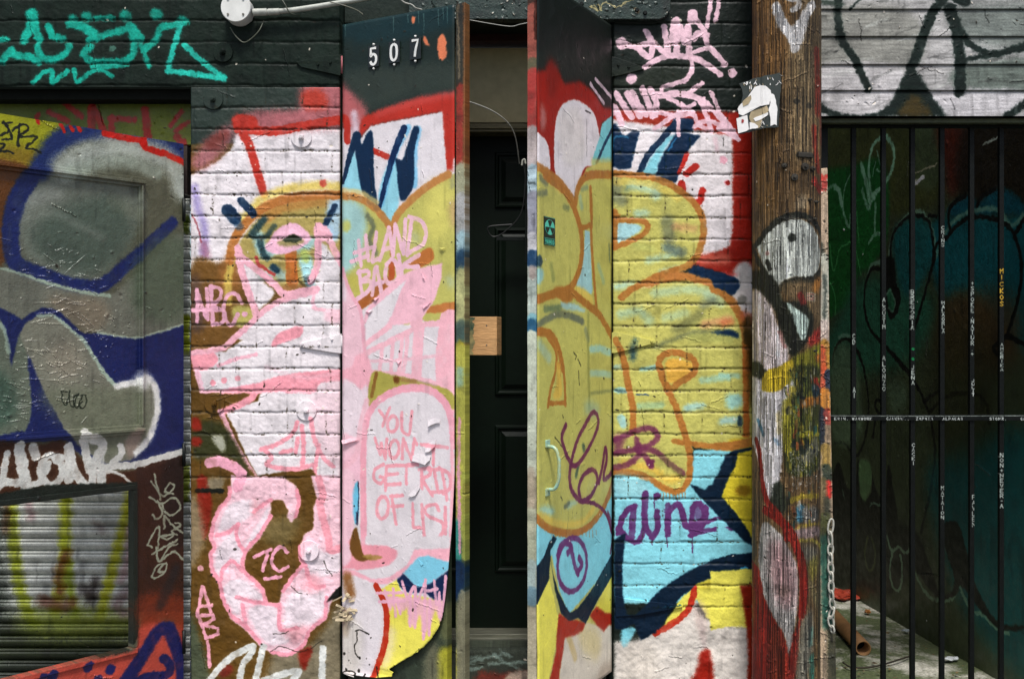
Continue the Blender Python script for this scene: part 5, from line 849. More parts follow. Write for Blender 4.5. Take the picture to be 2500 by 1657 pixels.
# house number tiles
mt = flat('black number tile', (26, 30, 28), .35, 0, .2, 90); mw = flat('white number face', (226, 226, 220), .4, 0, .1, 90, .06); mt['x'] = 1
DG = {'5': [[(3.7, 0), (.5, 0), (.35, 2.8), (1.6, 2.2), (3.0, 2.5), (3.8, 3.6), (3.6, 5.2), (2.4, 6), (1.0, 5.8), (.1, 4.8)]], '0': [[(2, 0), (.7, .6), (.2, 2), (.2, 4), (.7, 5.4), (2, 6), (3.3, 5.4), (3.8, 4), (3.8, 2), (3.3, .6), (2, 0)]], '7': [[(.1, 0), (3.8, 0), (2.9, 2.2), (2.2, 4.2), (1.9, 6)]]}
NUMW = {'5': 'white digit five', '0': 'white digit zero', '7': 'white digit seven'}
for ch, cx, cy in (('5', 918, 141), ('0', 968, 131), ('7', 1019.5, 122)):
    t, z = pL.tz(cx, cy); hw, hh = .0215, .036
    bm = bmesh.new(); pL.box(bm, t-hw*1.02, t+hw*1.02, z-hh*.98, z+hh*1.02, .012, .0145); tl = link_bm('number_tile', bm, mt, leafL, False, None, .0006); tl['label'] = 'black tile with a '+NUMW[ch]
    poly = cr(np.array(DG[ch][0], float), 5) if ch != '7' else np.array(DG['7'][0], float)
    bm = bmesh.new(); P3 = []
    lw = .0042; hw2 = .013; hh2 = .027
    q = [(t+(a/4-.5)*2*hw2, z-(b_/6-.5)*2*hh2) for a, b_ in poly]
    if ch == '5': q = [(t+(a/4-.5)*2*hw2, z-(b_/6-.5)*2*hh2) for a, b_ in [(3.7, 0), (.5, 0), (.4, 2.7)]]+q[len(q)//4:]
    top = []; bot = []
    for i, (a, b_) in enumerate(q):
        d = np.array(q[min(i+1, len(q)-1)])-np.array(q[max(i-1, 0)]); d = d/(np.hypot(*d)+1e-9); nn = np.array([-d[1], d[0]])*lw
        top.append((a+nn[0], b_+nn[1])); bot.append((a-nn[0], b_-nn[1]))
    vt = [bm.verts.new(pL.P(a, b_, .0168)) for a, b_ in top]; vb = [bm.verts.new(pL.P(a, b_, .0168)) for a, b_ in bot]
    vt2 = [bm.verts.new(pL.P(a, b_, .0146)) for a, b_ in top]; vb2 = [bm.verts.new(pL.P(a, b_, .0146)) for a, b_ in bot]
    for i in range(len(q)-1):
        bm.faces.new((vt[i], vt[i+1], vb[i+1], vb[i])); bm.faces.new((vt[i], vt2[i], vt2[i+1], vt[i+1])); bm.faces.new((vb[i], vb[i+1], vb2[i+1], vb2[i]))
    bm.faces.new((vt[0], vb[0], vb2[0], vt2[0])); bm.faces.new((vt[-1], vt2[-1], vb2[-1], vb[-1]))
    link_bm('digit', bm, mw, tl)
    for dz in (.041, -.041):
        bm = bmesh.new(); c = pL.P(t, z+dz, .011); e = pL.P(t, z+dz, .0165); cyl(bm, c, e, .0042, .003, 14); link_bm('screw', bm, mw, tl, True)
# strap hinges, screwed to the piers
def strap(pts, cv, mat, parent, scr, uvfn=None):
    bm = bmesh.new(); prism(bm, [w2(x, y) for x, y in pts], -.0085, .004); o = link_bm('strap_hinge', bm, mat, parent, False, uvfn or uvN(cv), .001)
    for x, y in scr:
        bm = bmesh.new(); c = pt(x, y, -.008); cyl(bm, c, c+Vector((0, -.006, 0)), .0055, .0035, 8); link_bm('screw', bm, mat, o, False, uvfn or uvN(cv))
    return o
def O_(ox, oy, q): return [(ox+x/3.136, oy+y/3.136) for x, y in q]
strap(O_(440, 400, [(915, 1375), (1238, 1300), (1245, 1452), (1150, 1440), (920, 1400)]), cPL, mPL, leafL, O_(440, 400, [(935, 1380), (1062, 1382), (1162, 1342)]))
strap(O_(440, 0, [(890, 480), (1100, 435), (1240, 425), (1230, 585), (930, 520)]), cPL, mLW, leafL, O_(440, 0, [(1055, 495), (1150, 480)]), uvN(cLW))
for z in (1.5-(839-828)/700, 1.5-(160-828)/700, .58):
    bm = bmesh.new(); cyl(bm, (-.590, -.008, z-.03), (-.590, -.008, z+.03), .0055, None, 14); link_bm('hinge_knuckle', bm, M_black if z < .6 else mPL, leafL, True, uvN(cPL))

leafR = empty('hinged_door_leaf', 'open narrow door leaf with mustard bubble letters, sticker and pull handle', 'door', group='open doorway leaves')
V = []; nz_ = 220
for z in np.linspace(ZB, ZT, nz_+1):
    for j in range(41):
        t = pR.W*j/40; wv = (N120[int(z*300+200) % NT, int(t*600) % NT]-.5)*.004+(N40[int(z*500) % NT, int(t*700+300) % NT]-.5)*.0015
        V.append(pR.P(t, z, .003+wv))
Fs = [(r*41+c, r*41+c+1, (r+1)*41+c+1, (r+1)*41+c) for r in range(nz_) for c in range(40)]
uvf = pR.uv(cLR); sk = link('plywood_sheet', V, Fs, mLR, leafR, [uvf(v) for v in V], True); so = sk.modifiers.new('thickness', 'SOLIDIFY'); so.thickness = .003; so.offset = 0
WR = pR.W; TR = .031
dE = pR.P(WR, 1, 0)[1]+D0
def uvE(co):
    off = (co[0]-pR.o[0])*pR.n[0]+(co[1]-pR.o[1])*pR.n[1]
    return ((1309+off/TR*22-cRE.x0)/cRE.w, 1-(((CAMZ-co[2])*F/dE+CY)-cRE.y0)/cRE.h)
# the leaf body; its free edge is slightly eaten away
V = []; rows = np.linspace(ZB-.002, ZT+.002, 160); rr = random.Random(3)
for z in rows:
    e = (N12[int(z*420) % NT, 11]-.5)*.005
    for off, t in ((-TR, .002), (-TR, WR+e*.4), (-.0005, WR+.001+e), (-.0005, .002)): V.append(pR.P(t, z, off))
Fs = []
for r in range(len(rows)-1):
    for k in range(4): Fs.append((r*4+k, r*4+(k+1) % 4, (r+1)*4+(k+1) % 4, (r+1)*4+k))
Fs += [(0, 3, 2, 1), tuple((len(rows)-1)*4+k for k in range(4))]
link('edge_board', V, Fs, mRE, leafR, [uvE(v) for v in V])
strap(O_(1280, 400, [(668, 1292), (700, 1286), (1000, 1352), (1000, 1372), (690, 1448), (668, 1448)]), cPR, mPR, leafR, O_(1280, 400, [(732, 1320), (845, 1355), (975, 1358)]))
strap(O_(1280, 1157, [(690, 925), (760, 945), (1210, 1000), (1210, 1012), (860, 1075), (700, 1085)]), cPR, mPR, leafR, O_(1280, 1157, [(790, 1000), (885, 1015), (1100, 1004)]))
strap(O_(1280, 0, [(655, 440), (700, 445), (915, 520), (915, 535), (700, 590), (655, 590)]), cPR, mPR, leafR, O_(1280, 0, [(720, 500), (800, 515)]))
# pull handle
hx, hy0, hy1 = 1280+165/3.136, 800+905/3.136, 800+1235/3.136
t0, z0 = pR.tz(hx, hy0); t1, z1 = pR.tz(hx, hy1); mh = flat('painted iron handle', (186, 190, 128), .4, .1, .3, 90, .25, (1, 1, 1), (150, 200, 190))
ring_ = [pR.P(t0, z0, .002), pR.P(t0, z0-.004, .03), pR.P(t0, z0-.03, .043), pR.P(t0, (z0+z1)/2, .046), pR.P(t0, z1+.03, .043), pR.P(t0, z1+.004, .03), pR.P(t0, z1, .002)]
hd = tube('pull_handle', [tuple(v) for v in ring_], .0055, mh, leafR)
for z in (z0+.008, z1-.008):
    bm = bmesh.new(); pR.box(bm, t0-.014, t0+.014, z-.012, z+.012, .004, .0085); link_bm('handle_plate', bm, mh, hd, False, None, .002)
# small sticker on the leaf
M_stk = flat('dark green sticker', (10, 34, 28), .3, 0, .05, 60, .1); M_stg = flat('mint print', (84, 196, 168), .35, 0, .05, 60, .06)
sx0, sx1, sy0, sy1 = [1280+v/3.136 for v in (137, 222)]+[400+v/3.136 for v in (400, 632)]
ta, za = pR.tz(sx0, sy0+0); tb, zb = pR.tz(sx1, sy1)
bm = bmesh.new(); pR.box(bm, tb, ta, zb, za, .0052, .0066); stk = link_bm('sticker', bm, M_stk, leafR); stk['label'] = 'small dark green sticker with a mint trefoil shelter sign'
tw, th_ = (ta-tb), (za-zb); tcn, zcn = (ta+tb)/2, za-th_*.36
def flatpoly(bm, q, off):
    f = [bm.verts.new(pR.P(a, b_, off)) for a, b_ in q]; k = [bm.verts.new(pR.P(a, b_, off-.0004)) for a, b_ in q]; bm.faces.new(f); bm.faces.new(k[::-1])
    for i in range(len(q)): bm.faces.new((f[i], k[i], k[(i+1) % len(q)], f[(i+1) % len(q)]))
bm = bmesh.new(); R_ = tw*.43; Rz = th_*.27
flatpoly(bm, [(tcn+R_*math.cos(a), zcn+Rz*math.sin(a)) for a in np.linspace(0, 6.283, 36)[:-1]], .0073)
link_bm('sign_disc', bm, M_stg, stk)
bm = bmesh.new()
for k in range(3):
    a0 = math.radians(60+120*k)-.5+math.radians(30); q = [(tcn, zcn)]+[(tcn+R_*.93*math.cos(a), zcn+Rz*.93*math.sin(a)) for a in np.linspace(a0, a0+1.0, 9)]; flatpoly(bm, q, .0080)
link_bm('trefoil', bm, M_stk, stk)
bm = bmesh.new()
def strokebar(bm, p, q, w, off):
    d = np.array(q)-np.array(p); d = d/(np.hypot(*d)+1e-9); n = np.array([-d[1], d[0]])*w
    flatpoly(bm, [(p[0]+n[0], p[1]+n[1]), (p[0]-n[0], p[1]-n[1]), (q[0]-n[0], q[1]-n[1]), (q[0]+n[0], q[1]+n[1])], off)
lx = ta-tw*.09; cwid = tw*.082
for ch in 'PARANOID':
    for s_ in SF[ch]:
        for i in range(len(s_)-1): strokebar(bm, (lx-s_[i][0]/4*cwid, zb+th_*.2-s_[i][1]/6*th_*.15), (lx-s_[i+1][0]/4*cwid, zb+th_*.2-s_[i+1][1]/6*th_*.15), .0007, .0074)
    lx -= tw*.105
link_bm('sticker_lettering', bm, M_stg, stk); bm = bmesh.new()
bm.free()
for a, b_, c, d in ((tb+tw*.03, zb+th_*.24, ta-tw*.03, zb+th_*.24), (tb+tw*.03, zb+th_*.02, ta-tw*.03, zb+th_*.02), (tb+tw*.03, za-th_*.02, ta-tw*.03, za-th_*.02)):
    bm = bmesh.new(); strokebar(bm, (a, b_), (c, d), .0005, .0074); link_bm('sticker_rule', bm, M_stg, stk)

# ---------------------------------------------------------------- doorway
YD = .30
dw = empty('doorway_frame', 'timber door surround with beige transom board above the dark green door', 'door frame')
m_be = flat('faded beige board', (176, 164, 122), .7, 0, .4, 30, .12); m_ol = flat('olive door trim', (92, 86, 54), .55, 0, .3, 50, .2); m_rb = flat('red brown timber', (66, 26, 16), .7, 0, .5, 40, .4)
def nb(bm, x0, y0, x1, y1, Y0, Y1):                                    # box whose front face (at Y0) spans the chart rectangle
    a, b_ = w2(x0, y0, D0+Y0), w2(x1, y1, D0+Y0); return bx(bm, ((a[0]+b_[0])/2, (Y0+Y1)/2, (a[1]+b_[1])/2), (b_[0]-a[0], Y1-Y0, a[1]-b_[1]))
bm = bmesh.new(); nb(bm, 860, 118, 1470, 299, .24, .30); link_bm('transom_board', bm, m_be, dw)
bm = bmesh.new(); nb(bm, 850, 302, 1480, 322, .215, .30); nb(bm, 850, 311, 1480, 314, .208, .216); link_bm('head_trim', bm, m_ol, dw, bevel=.002)
bm = bmesh.new(); nb(bm, 850, 82, 1480, 100, .20, .28); nb(bm, 850, 40, 1480, 81, .23, .30); link_bm('head_beam', bm, m_rb, dw)
for x0, x1 in ((850, 948), (1418, 1480)):
    bm = bmesh.new(); nb(bm, x0, 323, x1, 1560, .25, .34); link_bm('jamb', bm, M_dark, dw, bevel=.002)
m_th = flat('grey aluminium sill', (124, 124, 108), .4, .5, .4, 80, .25, (.2, 1, 1)); bm = bmesh.new(); nb(bm, 850, 1547, 1480, 1556, .22, .34); nb(bm, 850, 1557.5, 1480, 1571, .20, .34); link_bm('threshold', bm, m_th, dw, bevel=.002)
pd = empty('panel_door', 'closed dark green six panel door deep in the doorway', 'door')
m_pd = flat('dark green door enamel', (6, 17, 8), .5, 0, .12, 60, .2)
tune(m_pd, .15); bm = bmesh.new(); nb(bm, 950, 325, 1416, 1545, YD, YD+.04); link_bm('door_slab', bm, m_pd, pd)
def raised(x0, y0, x1, y1):
    bm = bmesh.new(); R4 = []
    for ins, off in ((0, -.0005), (3, -.008), (7, -.009), (11, -.0015), (16, -.0015), (27, -.010)):
        a, b_ = w2(x0+ins, y0+ins, D0+YD), w2(x1-ins, y1-ins, D0+YD); R4.append([bm.verts.new(v) for v in ((a[0], YD+off, a[1]), (b_[0], YD+off, a[1]), (b_[0], YD+off, b_[1]), (a[0], YD+off, b_[1]))])
    for r in range(len(R4)-1):
        for i in range(4): bm.faces.new((R4[r][i], R4[r][(i+1) % 4], R4[r+1][(i+1) % 4], R4[r+1][i]))
    bm.faces.new(R4[-1]); link_bm('raised_panel', bm, m_pd, pd)
for x0, x1 in ((992, 1128), (1208, 1372)):
    for y0, y1 in ((372, 509), (556, 965), (1037, 1396)): raised(x0, y0, x1, y1)
cRB = mk('RB', 'riser board', 800, 1560, 1500, 1900, (52, 58, 46)); finish(cRB, 3, .25, .3, 200, seed=9); mRB = pmat(cRB, .6)
bm = bmesh.new(); nb(bm, 850, 1578, 1480, 1855, .12, .30); tag(link_bm('riser_board', bm, mRB, None, False, uvN(cRB, .12)), 'dark scuffed board with pale spray marks below the door sill', 'board')
bm = bmesh.new(); m_wd = flat('raw pine', (206, 158, 104), .7, 0, .5, 26, .22, (1, 1, 9))
za, zb_ = CAMZ-(773-CY)*3.40/F, CAMZ-(867-CY)*3.40/F; xl, xr, xb = w2(1128, 0, 3.40)[0], w2(1213, 0, 3.40)[0], w2(1224.5, 0, 3.455)[0]
f_ = [bm.verts.new(v) for v in ((xl, -.071, zb_), (xr, -.071, zb_), (xr, -.071, za), (xl, -.071, za))]; k_ = [bm.verts.new(v) for v in ((xl, -.016, zb_), (xb, -.016, zb_), (xb, -.016, za), (xl, -.016, za))]
bm.faces.new(f_); bm.faces.new(k_[::-1])
for q in range(4): bm.faces.new((f_[q], k_[q], k_[(q+1) % 4], f_[(q+1) % 4]))
blk = tag(link_bm('timber_block', bm, m_wd, None, False, None, .0018), 'raw pale pine block sticking out behind the 507 door leaf', 'timber block')
mtb = flat('overspray teal on pine', (70, 122, 96), .7, 0, .3, 50, .6, (1, 1, 1), (176, 160, 104))
bm = bmesh.new(); x0_, x1_ = w2(1143, 0, 3.40)[0], w2(1157, 0, 3.40)[0]; rn = random.Random(2); zz = np.linspace(zb_+.002, za-.002, 24)
q = [(x0_, z) for z in zz]+[(x1_+rn.uniform(-.006, .004), z) for z in zz[::-1]]; prism(bm, q, -.0722, -.0712); link_bm('paint_smear', bm, mtb, blk)
for z in (za-.03, zb_+.035):
    bm = bmesh.new(); c = Vector((xr-.035, -.0705, z)); cyl(bm, c, c+Vector((0, -.002, 0)), .0028, .0022, 10); link_bm('nail', bm, M_screw, blk)
m_cb = flat('grey cable', (150, 150, 140), .5, 0, .1, 90); m_cd = flat('black cable', (14, 16, 14), .45, 0, .1, 90)
def wire(pts, r, mat, lab, Y=None, cat='cable'):
    q = [tuple(pt(p[0], p[1], p[2] if len(p) > 2 else Y)) for p in pts]; return tag(tube('cable', q, r, mat), lab, cat)
wire([(1120, 243, .1), (1150, 250, .1), (1200, 270, .1), (1238, 298, .12), (1258, 335, .15), (1268, 400, .2)], .0022, m_cb, 'thin pale cable drooping across the beige transom board')
wire([(1278, 398, .12), (1282, 440, .12), (1272, 520, .12), (1232, 566, .12), (1205, 578, .12), (1192, 565, .12), (1196, 553, .12), (1250, 548, .12)], .0024, m_cd, 'black cable looping beside the right doorway edge')
wire([(1110, 44, -.05), (1150, 50, -.05), (1195, 58, -.05), (1245, 65, -.05), (1270, 60, -.05), (1300, 54, -.05)], .0014, m_cb, 'thin wire sagging across the top of the doorway')
wire([(960, -20, -.26), (985, 5, -.26), (1005, 12, -.26), (1015, 20, -.26), (1030, 24, -.25)], .0022, m_cb, 'short wire end hanging above the number 507')
hk = empty('door_hook', 'dark hook and rod hanging beside the right doorway edge', 'hook')
tube('rod', [tuple(pt(1284, 640, .15)), tuple(pt(1284, 500, .15)), tuple(pt(1283, 400, .15))], .004, M_black, hk); tube('hook_tip', [tuple(pt(1283, 400, .15)), tuple(pt(1281, 390, .15)), tuple(pt(1276, 392, .15)), tuple(pt(1274, 404, .15))], .0035, m_cb, hk)
bm = bmesh.new(); nb(bm, 1212, 578, 1300, 587, .20, .215); link_bm('arm', bm, M_black, hk)
# steel plate over the door
cSP = mk('SP', 'steel lintel plate', 990, -300, 1660, 70, (36, 50, 44)); finish(cSP, 3, .35, .3, 500, seed=10); mSP = pmat(cSP, .45, .9, .004, .3)
bm = bmesh.new(); prism(bm, [w2(x, y) for x, y in ((1000, -300), (1634, -300), (1634, 30), (1622, 48), (1606, 54), (1000, 54))], -.03, .01)
lp = tag(link_bm('lintel_plate', bm, mSP, None, False, uvN(cSP), .002), 'rusted dark steel plate bolted over the top of the doorway', 'steel plate')
for x, y in ((1575, 32), (1555, 25), (1420, 10)):
    bm = bmesh.new(); c = pt(x, y, -.03); cyl(bm, c, c+Vector((0, -.007, 0)), .008, .006, 8); link_bm('bolt', bm, M_black, lp)

# ---------------------------------------------------------------- junction box and conduit
m_wp = flat('white plastic', (206, 206, 200), .4, 0, .15, 24, .16, (1, 1, .6)); m_wg = flat('weathered white conduit', (168, 170, 160), .45, 0, .3, 40, .3)
jb = empty('junction_box', 'round white electrical junction box at the top of the brick wall', 'junction box')
c = pt(586, 30, -.0); bm = bmesh.new(); cyl(bm, c+Vector((0, .01, 0)), c+Vector((0, -.05, 0)), .050, None, 48); link_bm('body', bm, m_wp, jb, False, None, .003)
bm = bmesh.new(); cyl(bm, c+Vector((0, -.0495, 0)), c+Vector((0, -.056, 0)), .0525, .0505, 48); cv_ = link_bm('cover', bm, m_wp, jb, False, None, .001)
for k in range(4):
    a = math.radians(45+90*k); q = c+Vector((math.cos(a)*.037, -.0565, math.sin(a)*.037)); bm = bmesh.new(); cyl(bm, q, q+Vector((0, -.003, 0)), .0042, .0036, 10); link_bm('screw', bm, M_screw, cv_)
cd = empty('conduit_pipe', 'white conduit pipe rising to the right from the junction box', 'pipe')
pa, pb, pc = pt(618, 31, -.03), pt(652, 30, -.03), pt(700, 27, -.03)
tube('coupling', [tuple(pa), tuple(pb)], .0125, m_wg, cd); tube('coupling', [tuple(pt(655, 30, -.03)), tuple(pt(682, 29, -.03))], .0115, m_wg, cd); tube('pipe', [tuple(pb), tuple(pc), tuple(pt(760, 19, -.03)), tuple(pt(880, -1, -.03)), tuple(pt(1000, -24, -.03))], .0092, m_wg, cd)
wire([(562, 68, -.02), (575, 88, -.03), (594, 104, -.03), (612, 96, -.03), (632, 76, -.03), (644, 52, -.02)], .0020, flat('dusty dark wire', (74, 78, 62), .5), 'dark wire looping under the round white junction box')
wire([(682, -10, -.04), (695, 10, -.05), (708, 32, -.045), (728, 38, -.02)], .0022, flat('dusty dark wire', (60, 64, 52), .5), 'wire draped over the white conduit pipe')
wire([(805, 5, -.045), (840, 14, -.05), (870, 25, -.03), (886, 36, -.02)], .0018, flat('dusty wire', (110, 110, 96), .5), 'thin grey wire slanting down from the conduit to the 507 door leaf')

# ---------------------------------------------------------------- left opening: board, roller shutter, steel door
cHB = mk('HB', 'yellow green board', -500, 180, 470, 420, (14, 18, 8)); finish(cHB, 2, .12, .1, 60, seed=11); mHB = pmat(cHB, .5)
bm = bmesh.new(); nb(bm, -420, 224, 466, 353, .10, .14); tag(link_bm('header_board', bm, mHB, None, False, uvN(cHB, .10)), 'olive yellow board with dark red letters above the steel door', 'board')
bm = bmesh.new(); nb(bm, -420, 213, 464.5, 243, .03, .14); tag(link_bm('shade_strip', bm, M_void), 'black shade strip added to darken the gap under the dark wall above the olive board', 'shade strip')  # added black strip that paints the shade gap below the dark wall
sh = empty('roller_shutter', 'ribbed grey roller shutter with yellow spray runs behind the steel door', 'roller shutter')
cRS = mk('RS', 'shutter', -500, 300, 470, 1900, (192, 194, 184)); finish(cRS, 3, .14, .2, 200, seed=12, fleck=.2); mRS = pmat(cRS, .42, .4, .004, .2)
V = []; pitch = 29.6; ys = []; prof = []
y = 486.0
while y < 1880:
    for f_, h in ((0, -.001), (.04, .0040), (.10, .0056), (.145, .0050), (.175, -.0008), (.205, -.0022), (.235, .0024), (.27, .0052), (.36, .0070), (.48, .0068), (.62, .0050), (.76, .0022), (.88, -.0012), (.96, -.0042)):
        ys.append(y+f_*pitch); prof.append(h)
    y += pitch
for yy, h in zip(ys, prof):
    for x in (-500, -250, 0, 160, 330, 466):
        X, Z = w2(x, yy, D0+.12); V.append((X, .12-h*1.7, Z))
Fs = [(r*6+c, (r+1)*6+c, (r+1)*6+c+1, r*6+c+1) for r in range(len(ys)-1) for c in range(5)]
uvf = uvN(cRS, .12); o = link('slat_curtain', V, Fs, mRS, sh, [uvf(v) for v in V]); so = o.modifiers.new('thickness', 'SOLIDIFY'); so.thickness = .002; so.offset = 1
bm = bmesh.new(); nb(bm, -500, 356, 466, 476, .13, .40); link_bm('shutter_housing', bm, M_void, sh)
bm = bmesh.new(); nb(bm, 448, 356, 457, 474, .05, .10); link_bm('guide_rail', bm, flat('rusty guide', (40, 24, 14), .6), sh)
pS = Plane(w2(449, 0)[0], -.004, -1.543-.399*.3, -.47-.47*.3, 2.3, 700)
cSD = mk('SDR', 'steel door', -6, -20, int(.92*700), int(2.3*700), (84, 84, 66), pS.fn, 1.1); finish(cSD, 1.6, .10, .10, 120, seed=13, fleck=.3, chiprel=.8)
# dents and wrinkles of the thin steel sheet
rr = np.random.default_rng(5)
WC = [pS.fn(np.array([[x, y]], float))[0] for x, y in ((150, 640), (210, 690), (190, 750), (250, 780), (120, 860), (180, 930), (90, 960), (60, 1000), (240, 830))]
for i in range(260):
    wc = WC[rr.integers(0, len(WC))]; x, y = np.clip(rr.normal(wc[0]+6, 46), 6, cSD.w-50), rr.normal(wc[1]-cSD.y0, 26); ln = rr.exponential(13)+3; a = rr.normal(-.12, .35)
    for k in range(int(ln)):
        xi, yi = int(x+k*math.cos(a)), int(y+k*math.sin(a)+rr.normal(0, .4))
        if 3 < xi < cSD.w-4 and 6 < yi < cSD.h-8:
            cSD.hout[yi-3:yi+1, xi] += np.linspace(.02, .17, 4)*math.sin(math.pi*k/ln)
            if i % 2 == 0: cSD.out[yi-1, xi] = np.minimum(1, cSD.out[yi-1, xi]*.7+.25)  # pale ridge pixels put a glint into the colour of every other wrinkle
mSD = pmat(cSD, .40, .9, .004, .12, .4)
sdo = empty('steel_door', 'open steel door with silver and blue bubble graffiti and a lower cut out', 'door')
tR = pS.tz(334, 1300)[0]; z_t = pS.tz(200, 828.5-(828.5-352)*0+0)[1]
zt_ = CAMZ+(828.5-352)*(D0)/F; zh1 = CAMZ-(1181-828.5)*pS.P(pS.tz(340, 1181)[0], 0)[1]/F-(1181-828.5)*D0/F; zh0 = pS.tz(335, 1592)[1]; TM = .90
zh1 = pS.tz(340, 1181)[1]
bm = bmesh.new()
pS.box(bm, 0, TM, zh1, zt_, -.03, 0); pS.box(bm, 0, tR, zh0, zh1-.0001, -.03, 0); pS.box(bm, 0, TM, .08, zh0-.0001, -.03, 0)
link_bm('leaf', bm, mSD, sdo, False, pS.uv(cSD))
def mould(bm, t0, z0, t1, z1, w, h): pS.box(bm, min(t0, t1)-(w if t0 == t1 else 0), max(t0, t1)+(w if t0 == t1 else 0), min(z0, z1)-(w if z0 == z1 else 0), max(z0, z1)+(w if z0 == z1 else 0), -.001, h)
tv, zv0 = pS.tz(343, 446); zv1 = pS.tz(343, 1047)[1]
for w, h in ((.016, .009), (.005, .019)):
    bm = bmesh.new(); mould(bm, tv-.012, zv0, TM-.02, zv0, w, h); mould(bm, tv-.012, zv1, TM-.02, zv1, w, h); link_bm('moulding', bm, mSD, sdo, False, pS.uv(cSD), .0015)
    bm = bmesh.new(); mould(bm, tv, zv1+.012, tv, zv0-.012, w*.6, h*.9); link_bm('moulding', bm, mSD, sdo, False, pS.uv(cSD), .0015)
bm = bmesh.new()
for z in (zh1-.008, zh0+.01): pS.box(bm, tR, TM, z-.009, z+.009, -.028, .008)
pS.box(bm, tR, tR+.016, zh0+.02, zh1-.018, -.028, .008); link_bm('opening_trim', bm, mSD, sdo, False, pS.uv(cSD), .002)
for z in (.45, 1.1, 1.95):
    bm = bmesh.new(); cyl(bm, (pS.o[0]+.004, -.012, z-.04), (pS.o[0]+.004, -.012, z+.04), .006, None, 12); link_bm('hinge_knuckle', bm, M_black, sdo, True)

# ---------------------------------------------------------------- utility pole
PXP = 734.0; PCX = 1920.0; PY = -.16; RP = .1105
def fpole(p):
    th = np.arcsin(np.clip((p[:, 0]-PCX)/81.8, -1, 1)); return np.stack([th*RP*PXP+np.sign(p[:, 0]-PCX)*np.maximum(np.abs(p[:, 0]-PCX)-81.8, 0), p[:, 1]], 1)
cPO = mk('PO', 'utility pole', -128, -80, 128, 1900, (104, 78, 44), fpole, .95)
sx = tile(N4, 0, 0, cPO.w, cPO.h, 2.6, .06)-.5; sx2 = tile(N12, 40, 0, cPO.w, cPO.h, 2.4, .05)-.5
cPO.img = cPO.img*.92+cPO.img.mean(-1, keepdims=True)*.14; cPO.img *= (1+sx[..., None]*.55+sx2[..., None]*.35); finish(cPO, 1.6, .16, .12, 300, seed=14)
crk = np.clip((tile(N4, 70, 9, cPO.w, cPO.h, 3.2, .045)-.74)*6, 0, 1); cPO.out *= (1-.6*crk[..., None]); cPO.out = np.clip(cPO.out, .004, 1); cPO.hout = np.clip(cPO.hout+sx*.5+sx2*.3-crk*.5, 0, 1)
mPO = pmat(cPO, .72, 1.0, .005, 0, .3)
pole = empty('utility_pole', 'weathered wooden utility pole covered with spray paint and old nails', 'utility pole')
V = []; U = []; NS = 72; XP = (PCX-CX)*(D0+PY)/F; zr = np.concatenate([[-.02], np.linspace(.25, 2.9, 260), [4.2]])
grn = N4[:NS*3:3, 7]; cracks = [(12, .010), (23, .006), (38, .008), (50, .012), (61, .007), (5, .006), (31, .005), (44, .006)]
for z in zr:
    for k in range(NS):
        th = 2*math.pi*k/NS-math.pi; r = RP*(1+.006*math.sin(3*th+z*2)+.012*(grn[k]-.5)+.008*(N12[int(z*260) % NT, k*7 % NT]-.5))
        for ck, dp in cracks:
            if abs(k-ck-round(.5*math.sin(z*3+ck))) == 0: r -= dp*(.5+.5*math.sin(z*1.7+ck))
        V.append((XP+r*math.sin(th), PY-r*math.cos(th), z)); tw_ = th if abs(th) <= math.pi/2+.2 else (math.pi-abs(th))*math.copysign(1, th)
        U.append(((tw_*RP*PXP-cPO.x0)/cPO.w, 1-((CAMZ-z)*PXP+CY-cPO.y0)/cPO.h))
Fs = [(r*NS+c, r*NS+(c+1) % NS, (r+1)*NS+(c+1) % NS, (r+1)*NS+c) for r in range(len(zr)-1) for c in range(NS)]
link('shaft', V, Fs, mPO, pole, U, True)
cPB = mk('PB', 'pole board', 1985, 380, 2060, 1900, (150, 130, 106)); sx = tile(N4, 0, 0, cPB.w, cPB.h, 2.6, .06)-.5; cPB.img *= (1+sx[..., None]*.4); finish(cPB, 2, .2, .2, 200, seed=15); mPB = pmat(cPB, .7, 1)
bm = bmesh.new(); sc_ = F/(D0-.19)
q0 = [((1996-CX)/sc_, CAMZ-(412-CY)/sc_), ((2020.5-CX)/sc_, CAMZ-(410-CY)/sc_), ((2026-CX)/sc_, CAMZ-(900-CY)/sc_), ((2042-CX)/sc_, CAMZ-(1657-CY)/sc_), ((2046-CX)/sc_, .0), ((1994-CX)/sc_, .0)]
prism(bm, q0, -.19, -.13); link_bm('side_board', bm, mPB, pole, False, uvN(cPB, -.19), .002)
m_nl = flat('rusty bolt iron', (58, 54, 46), .6, .5, .3, 90)
def onpole(x, y, off=0):
    th = math.asin(max(-1, min(1, (x-PCX)/81.8))); return Vector((XP+(RP+off)*math.sin(th), PY-(RP+off)*math.cos(th), CAMZ-(y-CY)/PXP)), Vector((math.sin(th), -math.cos(th), 0))
for x, y, r in ((1894, 418, .007), (1916.5, 446.5, .011), (1942, 421, .012), (1962.5, 424, .008), (1955, 498, .005), (1974, 502, .005), (1953, 548, .006), (1969, 543, .005), (1969, 856, .004)):
    c, n = onpole(x, y, -.004); bm = bmesh.new(); cyl(bm, c, c+n*.010, r*1.15, r, 14); cyl(bm, c+n*.009, c+n*.016, r*.5, r*.4, 8); link_bm('bolt_head', bm, m_nl, pole, False, None, .0008)
c, n = onpole(1943, 393, .0); bm = bmesh.new(); bx(bm, c, (.052, .008, .016), Matrix.Rotation(math.atan2(n[0], -n[1]), 3, 'Z')); link_bm('metal_tag', bm, m_nl, pole, False, None, .002)
random.seed(8)
bm = bmesh.new()
